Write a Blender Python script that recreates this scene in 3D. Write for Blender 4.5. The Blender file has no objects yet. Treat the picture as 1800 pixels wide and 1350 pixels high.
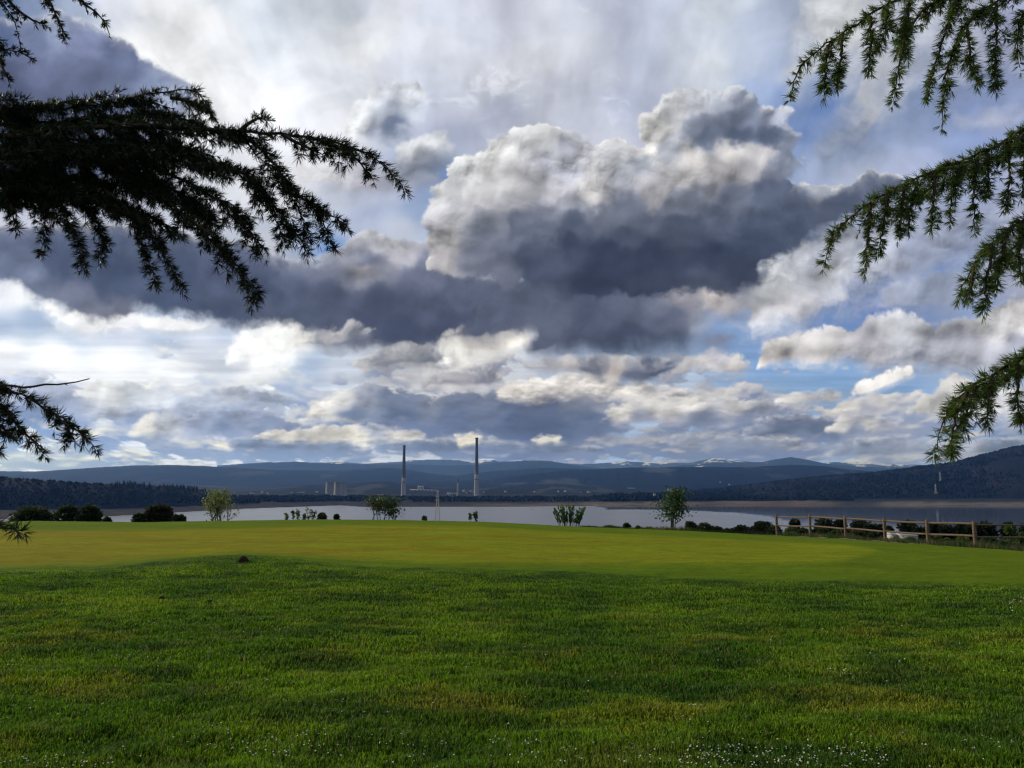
import bpy, math
import numpy as np
from mathutils import Vector
scene = bpy.context.scene
COL = scene.collection

# ------------------------------------------------------------------ camera
F = 1373.0; HY = 858.0; EYE = 1.6
PITCH = math.atan((HY-675)/F)
cam_d = bpy.data.cameras.new("camera"); cam = bpy.data.objects.new("camera", cam_d); COL.objects.link(cam)
cam_d.sensor_width = 36.0; cam_d.lens = 36.0*F/1800
cam_d.clip_start = 0.05; cam_d.clip_end = 200000
cam.location = (0, 0, EYE); cam.rotation_euler = (math.pi/2+PITCH, 0, 0)
scene.camera = cam
cP, sP = math.cos(PITCH), math.sin(PITCH)

def ray(px, py):
    """world direction (scaled to y = 1) of a photo pixel"""
    a = (np.asarray(px, float)-900)/F; b = (675-np.asarray(py, float))/F
    y = cP-b*sP; z = sP+b*cP
    return a/y, z/y
def at(px, py, D):
    sx, sz = ray(px, py)
    return np.stack(np.broadcast_arrays(sx*D, np.asarray(D, float)*1.0, EYE+sz*D), -1)
def zat(px, py, D):
    return EYE+ray(px, py)[1]*D
def slope_of(px):                      # ground slope x/y of a column, near the horizon
    return ray(px, 880.0)[0]
def px_of(s):
    return 900+s*F*(cP-(675-880.0)/F*sP)

# ------------------------------------------------------------------ render, light
scene.render.engine = 'CYCLES'
scene.cycles.use_denoising = True
try: scene.cycles.denoiser = 'OPENIMAGEDENOISE'
except Exception: pass
scene.cycles.use_adaptive_sampling = False
scene.cycles.filter_width = 1.3
scene.cycles.max_bounces = 6; scene.cycles.diffuse_bounces = 3; scene.cycles.glossy_bounces = 3
scene.cycles.transparent_max_bounces = 8; scene.cycles.volume_bounces = 0
scene.cycles.sample_clamp_indirect = 2
vs = scene.view_settings
vs.view_transform = 'Standard'; vs.look = 'None'; vs.exposure = 0.0; vs.gamma = 1.0
scene.display_settings.display_device = 'sRGB'

SUN_AZ = math.radians(-62)             # from +Y towards -X
SUN_EL = math.radians(25)
SUN_STRENGTH = 3.2
sd = bpy.data.lights.new("sun", 'SUN'); sd.energy = SUN_STRENGTH; sd.angle = math.radians(0.6); sd.color = (1.0, .90, .74)
sun = bpy.data.objects.new("sun", sd); COL.objects.link(sun)
sdir = Vector((math.sin(SUN_AZ)*math.cos(SUN_EL), math.cos(SUN_AZ)*math.cos(SUN_EL), math.sin(SUN_EL)))
sun.rotation_euler = sdir.to_track_quat('Z', 'Y').to_euler(); sun.location = sdir*50
HAZE_DENSITY = 3.0e-5
AIR = (.15, .37, 1.0)
SKY_GAIN = 1.10

# ------------------------------------------------------------------ clouds: density and light computed from noise
F32 = np.float32
_rs = np.random.RandomState(11)
PERM = np.concatenate([_rs.permutation(256)]*3).astype(np.int32)
GRX = np.cos(np.arange(256)*2.399963).astype(F32); GRY = np.sin(np.arange(256)*2.399963).astype(F32)
RNDX = _rs.rand(256).astype(F32); RNDY = _rs.rand(256).astype(F32)

def perlin(x, y, seed=0):
    x0 = np.floor(x); y0 = np.floor(y)
    fx = (x-x0).astype(F32); fy = (y-y0).astype(F32)
    xi = x0.astype(np.int32); yi = (y0.astype(np.int32)+seed*37)
    u = fx*fx*fx*(fx*(fx*6-15)+10); v = fy*fy*fy*(fy*(fy*6-15)+10)
    def g(dx, dy):
        h = PERM[(PERM[(xi+dx) & 255]+yi+dy) & 255]
        return GRX[h]*(fx-dx)+GRY[h]*(fy-dy)
    a = g(0, 0)*(1-u)+g(1, 0)*u
    b = g(0, 1)*(1-u)+g(1, 1)*u
    return (a*(1-v)+b*v)*F32(1.5)

def fbm(x, y, octaves=5, seed=0, gain=0.5, lac=2.03):
    s = 0; a = 1.0; t = 0
    for k in range(octaves):
        s = s+F32(a)*perlin(x, y, seed+k*5); t += a
        a *= gain; x = x*F32(lac)+F32(13.7); y = y*F32(lac)+F32(7.3)
    return s/F32(t)

def worley(x, y, seed=0):
    x0 = np.floor(x); y0 = np.floor(y)
    fx = (x-x0).astype(F32); fy = (y-y0).astype(F32)
    xi = x0.astype(np.int32); yi = y0.astype(np.int32)+seed*29
    best = np.full(fx.shape, 9, F32)
    for dx in (-1, 0, 1):
        for dy in (-1, 0, 1):
            h = PERM[(PERM[(xi+dx) & 255]+yi+dy) & 255]
            ex = dx+RNDX[h]-fx; ey = dy+RNDY[h]-fy
            best = np.minimum(best, ex*ex+ey*ey)
    return np.sqrt(best)

def puff(x, y, octaves=4, seed=0, gain=0.55):
    """cauliflower height field: rounded bumps on rounded bumps, about 0..1"""
    s = 0; a = 1.0; t = 0
    for k in range(octaves):
        w = worley(x, y, seed+k*3)
        s = s+F32(a)*np.clip(1-w*w*F32(1.25), 0, 1); t += a
        a *= gain; x = x*F32(2.07)+F32(5.1); y = y*F32(2.07)+F32(9.2)
    return s/F32(t)

def sstep(a, b, x):
    t = np.clip((x-a)/(b-a), 0, 1)
    return t*t*(3-2*t)

def poly_sdf(P, X, Y):
    """signed distance in photo pixels, positive inside"""
    P = np.array(P, float); n = len(P)
    d = np.full(X.shape, 1e9, F32); ins = np.zeros(X.shape, bool)
    for i in range(n):
        ax, ay = P[i]; bx, by = P[(i+1) % n]
        ex, ey = bx-ax, by-ay
        t = np.clip(((X-ax)*ex+(Y-ay)*ey)/(ex*ex+ey*ey+1e-9), 0, 1)
        d = np.minimum(d, (X-ax-t*ex)**2+(Y-ay-t*ey)**2)
        c = ((ay > Y) != (by > Y))
        if abs(ey) > 1e-9:
            ins ^= c & (X < (Y-ay)*ex/ey+ax)
    d = np.sqrt(d)
    return np.where(ins, d, -d).astype(F32)

def lin(c):
    c = np.asarray(c, float)/255
    return np.where(c <= 0.04045, c/12.92, ((c+0.055)/1.055)**2.4)

def rbf(pts, X, Y, e=28, p=2.0, ysc=1.5):
    """Shepard interpolation of sRGB colours at photo points"""
    out = 0; ws = 0
    for (x, y, r, g, b) in pts:
        w = 1/((X-x)**2+((Y-y)*ysc)**2+e*e)**p*1e8
        ws = ws+w; out = out+w[..., None]*np.array([r, g, b], F32)
    return (out/ws[..., None]).astype(F32)

def blur(a, r):
    """cheap repeated box blur"""
    r = int(max(1, round(r)))
    for _ in range(2):
        for ax in (0, 1):
            c = np.cumsum(np.pad(a, [(r+1, r) if k == ax else (0, 0) for k in range(a.ndim)], mode='edge'), axis=ax, dtype=np.float64)
            hi = np.take(c, np.arange(2*r+1, c.shape[ax]), axis=ax)
            lo = np.take(c, np.arange(0, c.shape[ax]-2*r-1), axis=ax)
            a = ((hi-lo)/(2*r+1)).astype(F32)
    return a

def shc(A, dx, dy):
    """shift a map right/down with clamped borders"""
    h, w = A.shape
    return A[np.clip(np.arange(h)-dy, 0, h-1)][:, np.clip(np.arange(w)-dx, 0, w-1)]

def up(a, shape):
    """bilinear upsample of a low-res map"""
    H, W = shape; h, w = a.shape[:2]
    yy = np.linspace(0, h-1, H); xx = np.linspace(0, w-1, W)
    y0 = np.minimum(yy.astype(int), h-2); x0 = np.minimum(xx.astype(int), w-2)
    fy = (yy-y0).astype(F32)[:, None]; fx = (xx-x0).astype(F32)[None, :]
    if a.ndim == 3: fy = fy[..., None]; fx = fx[..., None]
    A = a[y0][:, x0]; B = a[y0][:, x0+1]; C = a[y0+1][:, x0]; D = a[y0+1][:, x0+1]
    return ((A*(1-fx)+B*fx)*(1-fy)+(C*(1-fx)+D*fx)*fy).astype(F32)

# ------------------------------------------------------------------ layout (photo pixels, sRGB)
BASE = [
(0,0,95,120,165),(0,90,90,115,160),(60,0,120,140,180),(130,20,150,165,195),(200,10,215,220,232),(280,0,236,238,240),(350,40,238,239,240),(420,0,205,213,222),(480,30,190,200,214),
(540,0,196,204,216),(620,20,190,198,212),(700,0,208,211,220),(760,20,190,196,212),(830,10,194,198,214),(900,0,186,190,210),(960,10,196,201,214),(1000,30,192,197,213),
(1060,0,178,185,206),(1120,30,172,180,204),(1180,0,175,184,206),(1240,20,188,198,210),(1290,0,184,195,208),(1340,30,158,171,198),(1400,0,150,164,192),
(240,90,242,243,243),(320,120,242,243,243),(400,90,228,231,234),(460,80,205,212,222),(520,110,212,217,226),(560,60,206,212,221),(640,90,226,228,230),(650,50,214,217,223),(700,110,196,200,214),(760,70,200,204,216),(740,130,190,196,213),
(800,110,197,202,217),(860,60,192,197,214),(880,130,206,209,219),(950,100,205,208,218),(1000,80,200,204,216),(1050,130,188,193,212),(1130,100,172,181,205),(1200,80,184,192,209),(1250,110,198,206,216),(1320,110,168,181,206),(1370,130,150,168,202),
(300,170,236,237,240),(380,180,240,240,242),(460,180,236,237,240),(540,180,224,227,234),(600,150,214,219,230),(590,220,228,230,236),(520,240,222,225,232),(760,190,182,189,210),(820,180,190,196,213),(880,200,174,182,207),(960,180,192,197,214),(1040,200,186,191,211),(1110,180,168,177,204),(1130,230,176,184,208),
(1250,150,190,198,212),(1330,160,140,161,201),(1385,170,112,142,195),(1400,215,105,138,195),(1450,185,80,118,182),(1480,172,92,128,186),(1425,235,88,124,185),(1400,270,125,150,198),(1440,290,150,168,204),
(800,240,160,169,198),(850,260,170,178,203),(900,240,182,188,208),(1080,250,190,194,210),(760,340,120,148,196),(780,310,98,130,186),(740,370,135,160,200),(700,400,180,188,208),(640,370,160,175,208),(590,360,185,195,215),(620,400,170,182,210),
(560,450,100,145,205),(585,438,78,132,205),(535,430,160,180,215),(520,450,150,160,185),(610,445,150,165,190),(480,430,185,188,200),(500,350,215,215,222),(450,320,222,222,228),(380,330,200,205,215),(200,350,170,175,195),(30,370,185,190,210),(0,400,190,192,205),
(1500,310,160,172,202),(1600,310,158,170,206),(1560,350,160,168,196),(1700,260,125,150,200),(1740,235,108,138,200),(1660,300,150,165,205),(1800,300,150,160,195),(1760,420,150,155,185),(1640,400,135,145,175),
(0,530,225,230,238),(40,520,240,242,244),(60,560,150,175,208),(0,575,160,183,215),(130,590,180,198,222),(200,585,190,203,225),(300,590,165,185,215),(400,590,175,190,215),(350,610,205,213,228),(0,610,243,244,243),(100,620,246,246,243),(200,630,243,244,242),(300,640,236,238,238),(420,625,225,230,236),(400,640,190,200,215),(450,660,230,232,232),(540,640,160,182,212),(600,650,190,200,215),(500,605,240,240,238),(440,600,238,238,236),
(0,650,215,220,228),(700,650,180,180,185),(760,640,215,212,208),
(1670,480,70,115,185),(1640,500,110,142,195),(1620,460,140,155,190),(1520,530,72,112,180),(1550,545,68,110,182),(1460,570,85,128,188),(1500,560,90,130,190),(1700,490,150,160,190),(1750,560,120,150,200),(1800,500,150,160,195),
(1320,595,110,150,200),(1350,640,100,150,205),(1400,660,112,155,202),(1300,680,120,160,205),(1200,680,165,185,210),(1460,665,105,152,203),(1540,690,110,155,205),(1600,690,105,152,205),(1650,660,130,165,208),(1620,700,130,165,205),(1720,700,150,170,200),(1340,590,100,140,200),
(1500,710,130,160,195),(1350,700,130,160,195),(1560,730,150,165,190)]
# strata near the horizon: shade colour / lit colour
STRSH = [(0,690,140,155,190),(100,690,150,165,195),(200,680,190,200,215),(300,690,175,185,205),(400,680,190,200,215),(500,690,165,180,205),(0,740,125,148,185),(100,745,125,150,190),(200,740,130,150,185),(300,720,140,155,185),(400,720,140,155,185),(500,720,135,150,180),
(100,800,150,165,180),(300,790,135,150,178),(500,790,125,142,172),(600,720,115,130,165),(700,710,112,125,155),(800,700,118,125,155),(900,720,100,115,150),(800,740,92,108,145),(1000,740,95,108,145),(950,760,88,103,140),(600,770,125,140,168),(800,790,118,132,160),(1000,790,120,130,155),
(1100,720,120,130,158),(1200,720,115,125,150),(1300,720,125,135,160),(1350,760,105,118,148),(1450,760,110,122,150),(1200,790,112,124,148),(1500,720,140,145,165),(1600,740,140,150,175),(1700,740,135,150,180),(1600,790,125,135,158),(1780,770,115,132,165),(0,830,165,178,190),(300,830,140,155,175),(700,830,125,140,165),(1100,830,115,130,155),(1500,830,130,140,160),(1800,830,140,150,168)]
STRLT = [(0,690,215,220,228),(150,680,240,240,238),(300,700,238,238,230),(500,690,238,236,226),(100,780,225,222,205),(300,780,222,218,200),(500,760,225,218,200),(700,750,225,215,190),(600,700,240,235,220),(800,690,228,220,205),(1000,680,215,208,195),(900,770,195,190,178),(1150,690,215,208,198),(1300,700,205,200,195),(1100,770,185,180,172),(1300,790,190,182,170),(1500,770,200,194,184),(1700,740,205,200,192),(1600,690,222,216,206),(1750,700,205,202,200),(1500,830,190,188,180),(0,830,205,210,205)]

def C(poly, col, edge=6, amp=18, pscale=60, relief=.5, rim=.5, rimw=14, bot=0, soft=None, warp=16, seed=1, op=1.0, ysq=1.0, strat=0):
    return dict(poly=poly, col=col, edge=edge, amp=amp, ps=pscale, relief=relief, rim=rim, rimw=rimw, warp=warp, seed=seed, op=op, bot=bot, ysq=ysq, strat=strat)

def S(poly, col, amp=7, ps=26, **k):
    k.setdefault('edge', 4); k.setdefault('relief', .5); k.setdefault('rim', .5); k.setdefault('rimw', 4); k.setdefault('warp', 7)
    return C(poly, col, amp=amp, pscale=ps, ysq=k.pop('ysq', 1.9), strat=1, **k)

CLOUDS = [
# rows of stratocumulus towards the horizon
S([(-80,690),(30,655),(90,668),(150,690),(200,705),(260,700),(340,720),(380,740),(300,752),(120,745),(-80,750)],[(20,680,160,170,195),(100,700,150,162,192),(60,730,128,148,185),(200,715,185,190,200),(250,735,135,150,182),(350,738,150,160,185)],amp=13,ps=40,seed=41,edge=8,op=.85),
S([(230,760),(250,735),(290,728),(330,735),(380,725),(450,722),(500,740),(540,745),(560,765),(480,775),(380,772),(300,778)],[(250,750,205,200,188),(290,745,175,178,185),(350,745,142,152,178),(420,740,140,150,176),(480,755,128,140,170),(400,765,122,138,172)],amp=11,ps=34,seed=42,edge=6),
S([(130,690),(170,670),(230,680),(290,690),(330,700),(400,695),(380,715),(300,725),(200,715)],[(170,690,225,225,222),(250,700,200,205,212),(350,705,160,170,190)],amp=11,ps=32,seed=43,edge=8),
S([(370,690),(420,678),(470,690),(520,700),(500,715),(420,712)],[(400,695,175,182,198),(470,700,150,160,182)],amp=8,ps=28,seed=44,edge=7),
S([(400,775),(470,768),(600,770),(700,775),(840,775),(980,780),(1060,790),(980,800),(700,798),(420,795)],[(450,782,125,140,170),(600,785,128,142,170),(800,785,112,126,155),(1000,790,115,126,152)],amp=7,ps=34,seed=45,edge=6),
S([(535,735),(545,715),(580,700),(600,690),(640,680),(700,690),(760,700),(820,690),(900,690),(960,680),(1040,690),(1085,705),(1095,735),(1090,765),(1000,778),(900,775),(800,768),(700,750),(620,748)],
  [(550,720,222,216,205),(570,705,228,224,214),(600,700,215,212,208),(640,700,150,155,172),(620,730,112,124,152),(700,705,120,128,152),(700,735,102,116,148),(760,710,130,135,152),(800,740,98,110,142),(850,705,118,124,146),(900,745,88,100,132),(960,710,100,108,138),(960,760,86,100,134),(1040,740,96,108,138),(1060,710,140,142,155),(880,725,105,115,145),(1000,695,135,138,152)],amp=14,ps=40,seed=46,edge=6,relief=.4),
S([(450,772),(480,758),(540,755),(600,752),(650,750),(700,756),(740,765),(720,775),(690,772),(640,785),(600,778),(540,776)],[(480,766,205,198,182),(540,765,195,188,175),(600,762,212,204,186),(640,775,215,208,190),(690,768,185,180,170),(660,758,150,155,168)],amp=9,ps=22,seed=47,edge=4,relief=.7),
S([(800,765),(830,762),(846,770),(838,780),(808,784)],[(825,772,218,208,180)],amp=5,ps=16,seed=48,edge=3),
S([(935,774),(955,764),(985,766),(982,778),(950,780)],[(960,770,196,188,168)],amp=5,ps=18,seed=49,edge=3),
S([(870,682),(920,672),(1000,660),(1060,668),(1140,680),(1220,690),(1300,690),(1290,700),(1200,705),(1130,712),(1080,700),(1040,695),(980,700),(930,708),(880,700)],[(900,690,222,212,200),(960,680,222,214,204),(1020,680,215,206,196),(1100,690,205,198,190),(1200,695,195,190,188),(960,700,195,185,176),(1260,694,190,186,184)],amp=10,ps=26,seed=50,edge=5,relief=.6),
S([(1060,735),(1080,715),(1130,705),(1200,700),(1280,705),(1350,708),(1370,720),(1340,740),(1260,748),(1180,745),(1110,745)],[(1080,725,196,190,180),(1150,712,190,185,178),(1130,735,140,140,152),(1220,712,200,194,186),(1230,735,118,124,146),(1300,712,192,188,184),(1310,730,120,126,148)],amp=11,ps=28,seed=51,edge=5,relief=.6),
S([(1365,705),(1400,692),(1460,688),(1480,695),(1470,708),(1400,712)],[(1390,702,200,194,190),(1450,695,202,197,192),(1440,706,150,152,165)],amp=7,ps=22,seed=52,edge=5),
S([(1470,718),(1500,700),(1540,695),(1570,705),(1550,716),(1500,722)],[(1500,712,204,198,190),(1540,704,190,186,182),(1530,714,150,152,165)],amp=8,ps=20,seed=53,edge=4),
S([(1310,760),(1330,742),(1370,735),(1440,735),(1480,745),(1470,765),(1400,772),(1330,770)],[(1340,752,128,134,155),(1400,748,112,120,145),(1450,758,106,116,142),(1380,765,100,112,138)],amp=10,ps=32,seed=54,edge=5),
S([(1450,755),(1480,738),(1530,735),(1580,740),(1600,755),(1540,765),(1480,768)],[(1480,745,196,190,182),(1530,745,180,176,172),(1560,755,150,152,162),(1500,760,128,134,155)],amp=9,ps=24,seed=55,edge=5),
S([(1160,775),(1200,765),(1300,768),(1400,775),(1440,785),(1340,792),(1200,790)],[(1200,775,140,144,158),(1300,780,128,134,152),(1400,782,140,144,158)],amp=7,ps=30,seed=56,edge=5),
S([(1450,800),(1480,780),(1560,770),(1640,775),(1700,780),(1800,770),(1800,800),(1600,806)],[(1500,790,130,138,158),(1600,785,138,144,160),(1700,790,150,155,168),(1780,785,120,134,160)],amp=8,ps=30,seed=58,edge=6),
# veil of light cloud in the upper right
C([(1450,-80),(1425,20),(1405,80),(1400,130),(1410,165),(1450,160),(1500,150),(1500,185),(1462,215),(1432,250),(1440,285),(1500,292),(1540,288),(1560,240),(1640,225),(1720,220),(1900,180),(1900,-80)],
  [(1450,40,196,198,200),(1430,110,186,190,198),(1500,120,182,184,190),(1520,180,172,176,186),(1560,170,160,166,182),(1480,230,132,142,166),(1510,270,122,132,158),(1620,200,120,132,162),(1720,180,118,132,170),(1700,60,165,170,190),(1600,40,180,184,198),(1790,60,150,155,190),(1800,160,130,142,180),(1640,110,150,158,182)],
  edge=26, amp=26, pscale=110, relief=.22, rim=.05, rimw=20, warp=22, seed=3, op=.95),
C([(1685,215),(1740,190),(1790,185),(1830,200),(1790,240),(1720,245)],[(1740,215,165,172,192),(1700,225,150,160,190),(1790,200,160,168,195)],edge=18,amp=14,pscale=50,relief=.2,rim=.05,seed=4,op=.8),
# grey patch right of the big cumulus (tail)
# lacy cloud between the big cumulus and the blue gap
C([(1330,470),(1380,440),(1440,410),(1520,395),(1620,390),(1740,380),(1900,370),(1900,455),(1760,470),(1700,455),(1640,470),(1590,500),(1560,505),(1540,520),(1480,535),(1430,560),(1390,590),(1355,605),(1335,590),(1300,560),(1240,550),(1210,520),(1280,490)],
  [(1390,455,165,168,178),(1430,430,150,152,165),(1350,490,190,192,196),(1400,500,172,174,182),(1460,480,176,178,186),(1530,460,165,170,186),(1620,430,145,153,180),(1740,420,135,145,172),(1800,420,150,155,178),(1380,550,180,178,182),(1440,540,176,174,178),(1280,520,165,162,168),(1360,585,185,188,196),(1560,430,160,166,184),(1500,510,168,172,185)],
  edge=14, amp=24, pscale=55, relief=.6, rim=.12, rimw=12, warp=26, seed=5),
C([(1560,520),(1620,490),(1720,480),(1830,470),(1900,470),(1900,520),(1800,525),(1740,530),(1680,560),(1620,560),(1570,550)],
  [(1600,520,150,158,180),(1660,530,140,148,170),(1720,510,145,152,178),(1800,500,155,162,188)],edge=16,amp=18,pscale=55,relief=.35,rim=.08,seed=6,op=.9),
# long diagonal cloud bank on the right
C([(1340,642),(1350,612),(1385,598),(1430,590),(1470,582),(1520,572),(1548,560),(1575,556),(1605,560),(1640,578),(1690,568),(1740,552),(1800,530),(1900,505),(1900,660),(1740,665),(1640,655),(1560,652),(1490,638),(1430,640)],
  [(1370,622,214,206,200),(1420,605,206,200,198),(1470,600,192,186,188),(1450,625,205,198,194),(1520,600,165,160,168),(1500,630,170,168,176),(1580,575,190,192,198),(1600,600,168,168,178),(1660,610,160,160,172),(1740,580,190,188,190),(1800,555,205,202,200),(1720,610,160,160,172),(1800,610,150,152,166),(1620,640,158,160,174),(1840,560,200,198,198)],
  edge=7, amp=15, pscale=34, relief=.65, rim=.22, rimw=9, warp=10, seed=7),
C([(1500,690),(1512,674),(1545,664),(1575,650),(1598,648),(1600,660),(1570,676),(1530,690)],[(1540,675,218,212,206),(1590,655,222,218,212)],edge=4,amp=8,pscale=22,relief=.5,rim=.2,rimw=6,warp=5,seed=8),
C([(1600,720),(1620,700),(1650,690),(1655,670),(1680,660),(1720,680),(1800,690),(1850,690),(1850,730),(1700,735)],[(1630,715,218,214,206),(1670,690,214,210,205),(1750,710,190,190,192),(1820,700,180,182,190)],edge=5,amp=11,pscale=26,relief=.5,rim=.2,rimw=7,warp=6,seed=9),
C([(1180,652),(1215,630),(1255,614),(1300,628),(1318,645),(1300,664),(1275,662),(1240,650)],[(1240,635,190,185,185),(1260,625,170,168,175),(1300,650,195,188,184)],edge=5,amp=9,pscale=22,relief=.5,rim=.18,rimw=7,warp=6,seed=10),
# puffs above the left branch
C([(500,330),(520,290),(560,272),(610,275),(660,285),(720,292),(760,310),(740,345),(680,358),(620,350),(560,350)],
  [(540,290,215,213,215),(600,300,190,188,195),(650,320,165,163,175),(600,335,165,162,172),(700,330,160,165,185),(730,310,150,158,178)],edge=16,amp=16,pscale=50,relief=.35,rim=.12,seed=12),
C([(700,265),(712,248),(735,240),(760,238),(780,240),(793,265),(792,290),(775,315),(745,322),(712,315),(700,290)],
  [(720,255,200,202,205),(755,245,205,208,212),(740,275,150,154,165),(765,290,125,132,150),(720,300,140,144,158),(745,315,140,148,168)],edge=7,amp=11,pscale=34,relief=.5,rim=.22,rimw=9,warp=8,seed=13),
C([(612,232),(618,205),(622,185),(650,165),(672,152),(690,143),(712,150),(728,145),(742,165),(748,180),(740,200),(725,215),(708,235),(690,248),(650,246),(620,240)],
  [(630,200,222,224,226),(650,178,205,208,214),(690,160,190,195,204),(720,165,200,204,212),(690,180,150,158,175),(670,200,165,172,186),(690,220,115,125,152),(660,228,150,156,175),(625,225,225,226,228),(730,190,185,192,206)],
  edge=5,amp=13,pscale=30,relief=.75,rim=.35,rimw=9,warp=8,seed=14),
# dark slate cloud behind the upper left twigs
C([(-80,60),(0,40),(60,30),(110,30),(160,45),(190,62),(215,75),(235,88),(245,105),(265,108),(282,122),(300,135),(330,150),(345,180),(320,240),(260,300),(100,340),(-80,340)],
  [(0,60,85,105,155),(60,60,115,125,165),(100,50,135,148,180),(150,70,120,128,168),(200,90,104,112,152),(240,110,108,118,158),(280,130,125,138,172),(150,120,108,112,150),(60,120,105,108,148),(0,150,88,90,128),(200,170,110,118,155),(300,170,150,162,192),(100,200,95,98,135),(0,240,75,75,105),(300,230,150,155,180)],
  edge=5,amp=12,pscale=44,relief=.28,rim=.8,rimw=5,warp=10,seed=15),
# big dark shelf, left
C([(-80,395),(60,400),(250,400),(420,430),(520,460),(570,455),(600,440),(632,418),(655,412),(690,428),(730,425),(770,440),(800,470),(880,490),(960,520),(1000,545),(940,575),(880,596),(800,600),(760,606),(700,620),(640,612),(590,598),(520,586),(480,572),(420,572),(370,562),(300,556),(240,548),(225,572),(180,578),(130,565),(100,535),(60,525),(30,500),(-80,490)],
  [(0,440,105,108,138),(0,480,110,118,145),(60,500,118,124,150),(120,530,120,118,138),(180,560,135,128,140),(100,460,82,90,122),(200,480,74,84,116),(300,500,76,86,118),(250,440,85,92,122),(400,480,92,96,128),(450,520,78,84,114),(520,500,95,98,125),(400,550,82,88,116),(500,560,92,96,118),(560,470,128,128,148),(620,440,150,148,160),(650,420,175,175,182),(640,450,120,118,138),(700,440,165,162,170),(620,480,122,118,132),(580,520,88,90,114),(660,540,78,80,106),(740,480,118,116,138),(740,530,92,92,118),(820,520,96,96,122),(700,580,72,76,102),(800,580,74,76,102),(860,560,76,78,104),(900,530,98,98,122),(640,600,86,86,108),(960,550,95,95,120),(630,475,170,162,160)],
  edge=5,amp=12,pscale=60,relief=.5,rim=.45,rimw=8,warp=12,seed=16),
C([(505,588),(560,575),(620,568),(660,585),(650,605),(580,612),(520,604)],[(540,590,120,116,128),(600,580,165,158,160),(620,598,125,120,130)],edge=8,amp=9,pscale=34,relief=.4,rim=.3,seed=17),
C([(610,640),(650,622),(700,608),(760,612),(800,622),(812,640),(770,650),(700,652),(640,656)],[(660,635,140,132,134),(720,620,150,146,146),(760,635,130,124,128),(640,648,165,158,158)],edge=7,amp=9,pscale=34,relief=.4,rim=.4,seed=18),
C([(740,672),(780,660),(830,645),(880,650),(890,668),(860,682),(800,684)],[(800,665,160,152,156),(850,660,140,134,142)],edge=8,amp=9,pscale=30,relief=.4,rim=.3,seed=19),
# sunlit scraps under the shelf
C([(405,640),(400,610),(420,588),(470,580),(500,572),(540,585),(560,600),(530,625),(525,640),(480,652),(440,648)],[(430,610,240,240,238),(480,600,236,235,230),(500,630,240,240,236),(540,605,225,220,212)],edge=9,amp=12,pscale=30,relief=.25,rim=.4,seed=31),
C([(60,535),(90,530),(140,560),(250,555),(330,565),(380,572),(330,590),(240,585),(180,592),(110,580)],[(100,555,242,242,240),(200,580,225,225,228),(300,578,225,225,225)],edge=9,amp=10,pscale=30,relief=.25,rim=.4,seed=32),
C([(780,610),(800,590),(850,588),(925,590),(935,605),(900,618),(850,625),(830,640),(800,650),(770,640),(790,625)],[(850,598,190,182,172),(920,598,225,218,205),(800,620,225,220,210),(830,630,235,230,222),(790,640,238,235,228)],edge=8,amp=10,pscale=26,relief=.4,rim=.3,seed=33),
# lower dark bank under the cumulus
C([(800,585),(850,540),(890,500),(960,480),(1060,470),(1200,470),(1300,480),(1345,480),(1335,505),(1300,530),(1262,560),(1245,585),(1290,597),(1275,612),(1225,618),(1200,628),(1130,630),(1050,634),(980,630),(935,622),(925,608),(940,592),(900,584),(870,598),(840,602)],
  [(900,560,98,98,120),(930,500,92,92,114),(1000,500,80,82,104),(1100,480,66,70,94),(1250,480,80,84,106),(925,595,170,162,158),(960,605,92,92,112),(960,560,105,104,124),(1040,560,88,90,113),(1100,600,74,76,100),(1020,615,76,76,98),(1100,530,100,100,122),(1200,528,150,142,146),(1260,525,178,168,164),(1180,560,110,110,132),(1240,560,150,150,162),(1180,605,86,88,112),(1250,605,120,124,148),(840,570,90,90,114),(1300,500,120,118,132)],
  edge=11, amp=11, pscale=46, relief=.5, rim=.06, rimw=8, warp=11, seed=20),
C([(925,640),(960,628),(1050,630),(1130,630),(1190,640),(1175,655),(1150,672),(1110,676),(1060,668),(1010,656),(960,652)],
  [(960,640,150,142,144),(1040,640,125,118,128),(1080,655,190,180,172),(1110,668,112,110,130),(1160,650,98,100,126),(1000,650,170,160,156)],edge=5,amp=9,pscale=34,relief=.5,rim=.3,warp=9,seed=60),
# the big cumulus
C([(752,472),(758,440),(765,400),(770,375),(766,350),(778,325),(785,305),(800,292),(825,288),(838,290),(848,270),(870,258),(893,252),(900,238),(925,230),(950,232),(985,236),(1010,242),(1030,255),(1040,262),(1060,250),(1090,247),(1120,262),(1134,255),(1134,225),(1140,208),(1165,196),(1178,182),(1200,172),(1225,165),(1252,160),(1285,168),(1315,172),(1330,190),(1355,192),(1380,205),(1378,222),(1402,246),(1388,268),(1410,292),(1395,312),(1425,326),(1480,322),(1530,316),(1580,318),(1600,330),(1560,352),(1500,375),(1440,410),(1390,440),(1345,462),(1325,495),(1290,512),(1200,514),(1150,520),(1080,520),(1000,518),(940,502),(880,492),(820,480)],
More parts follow.
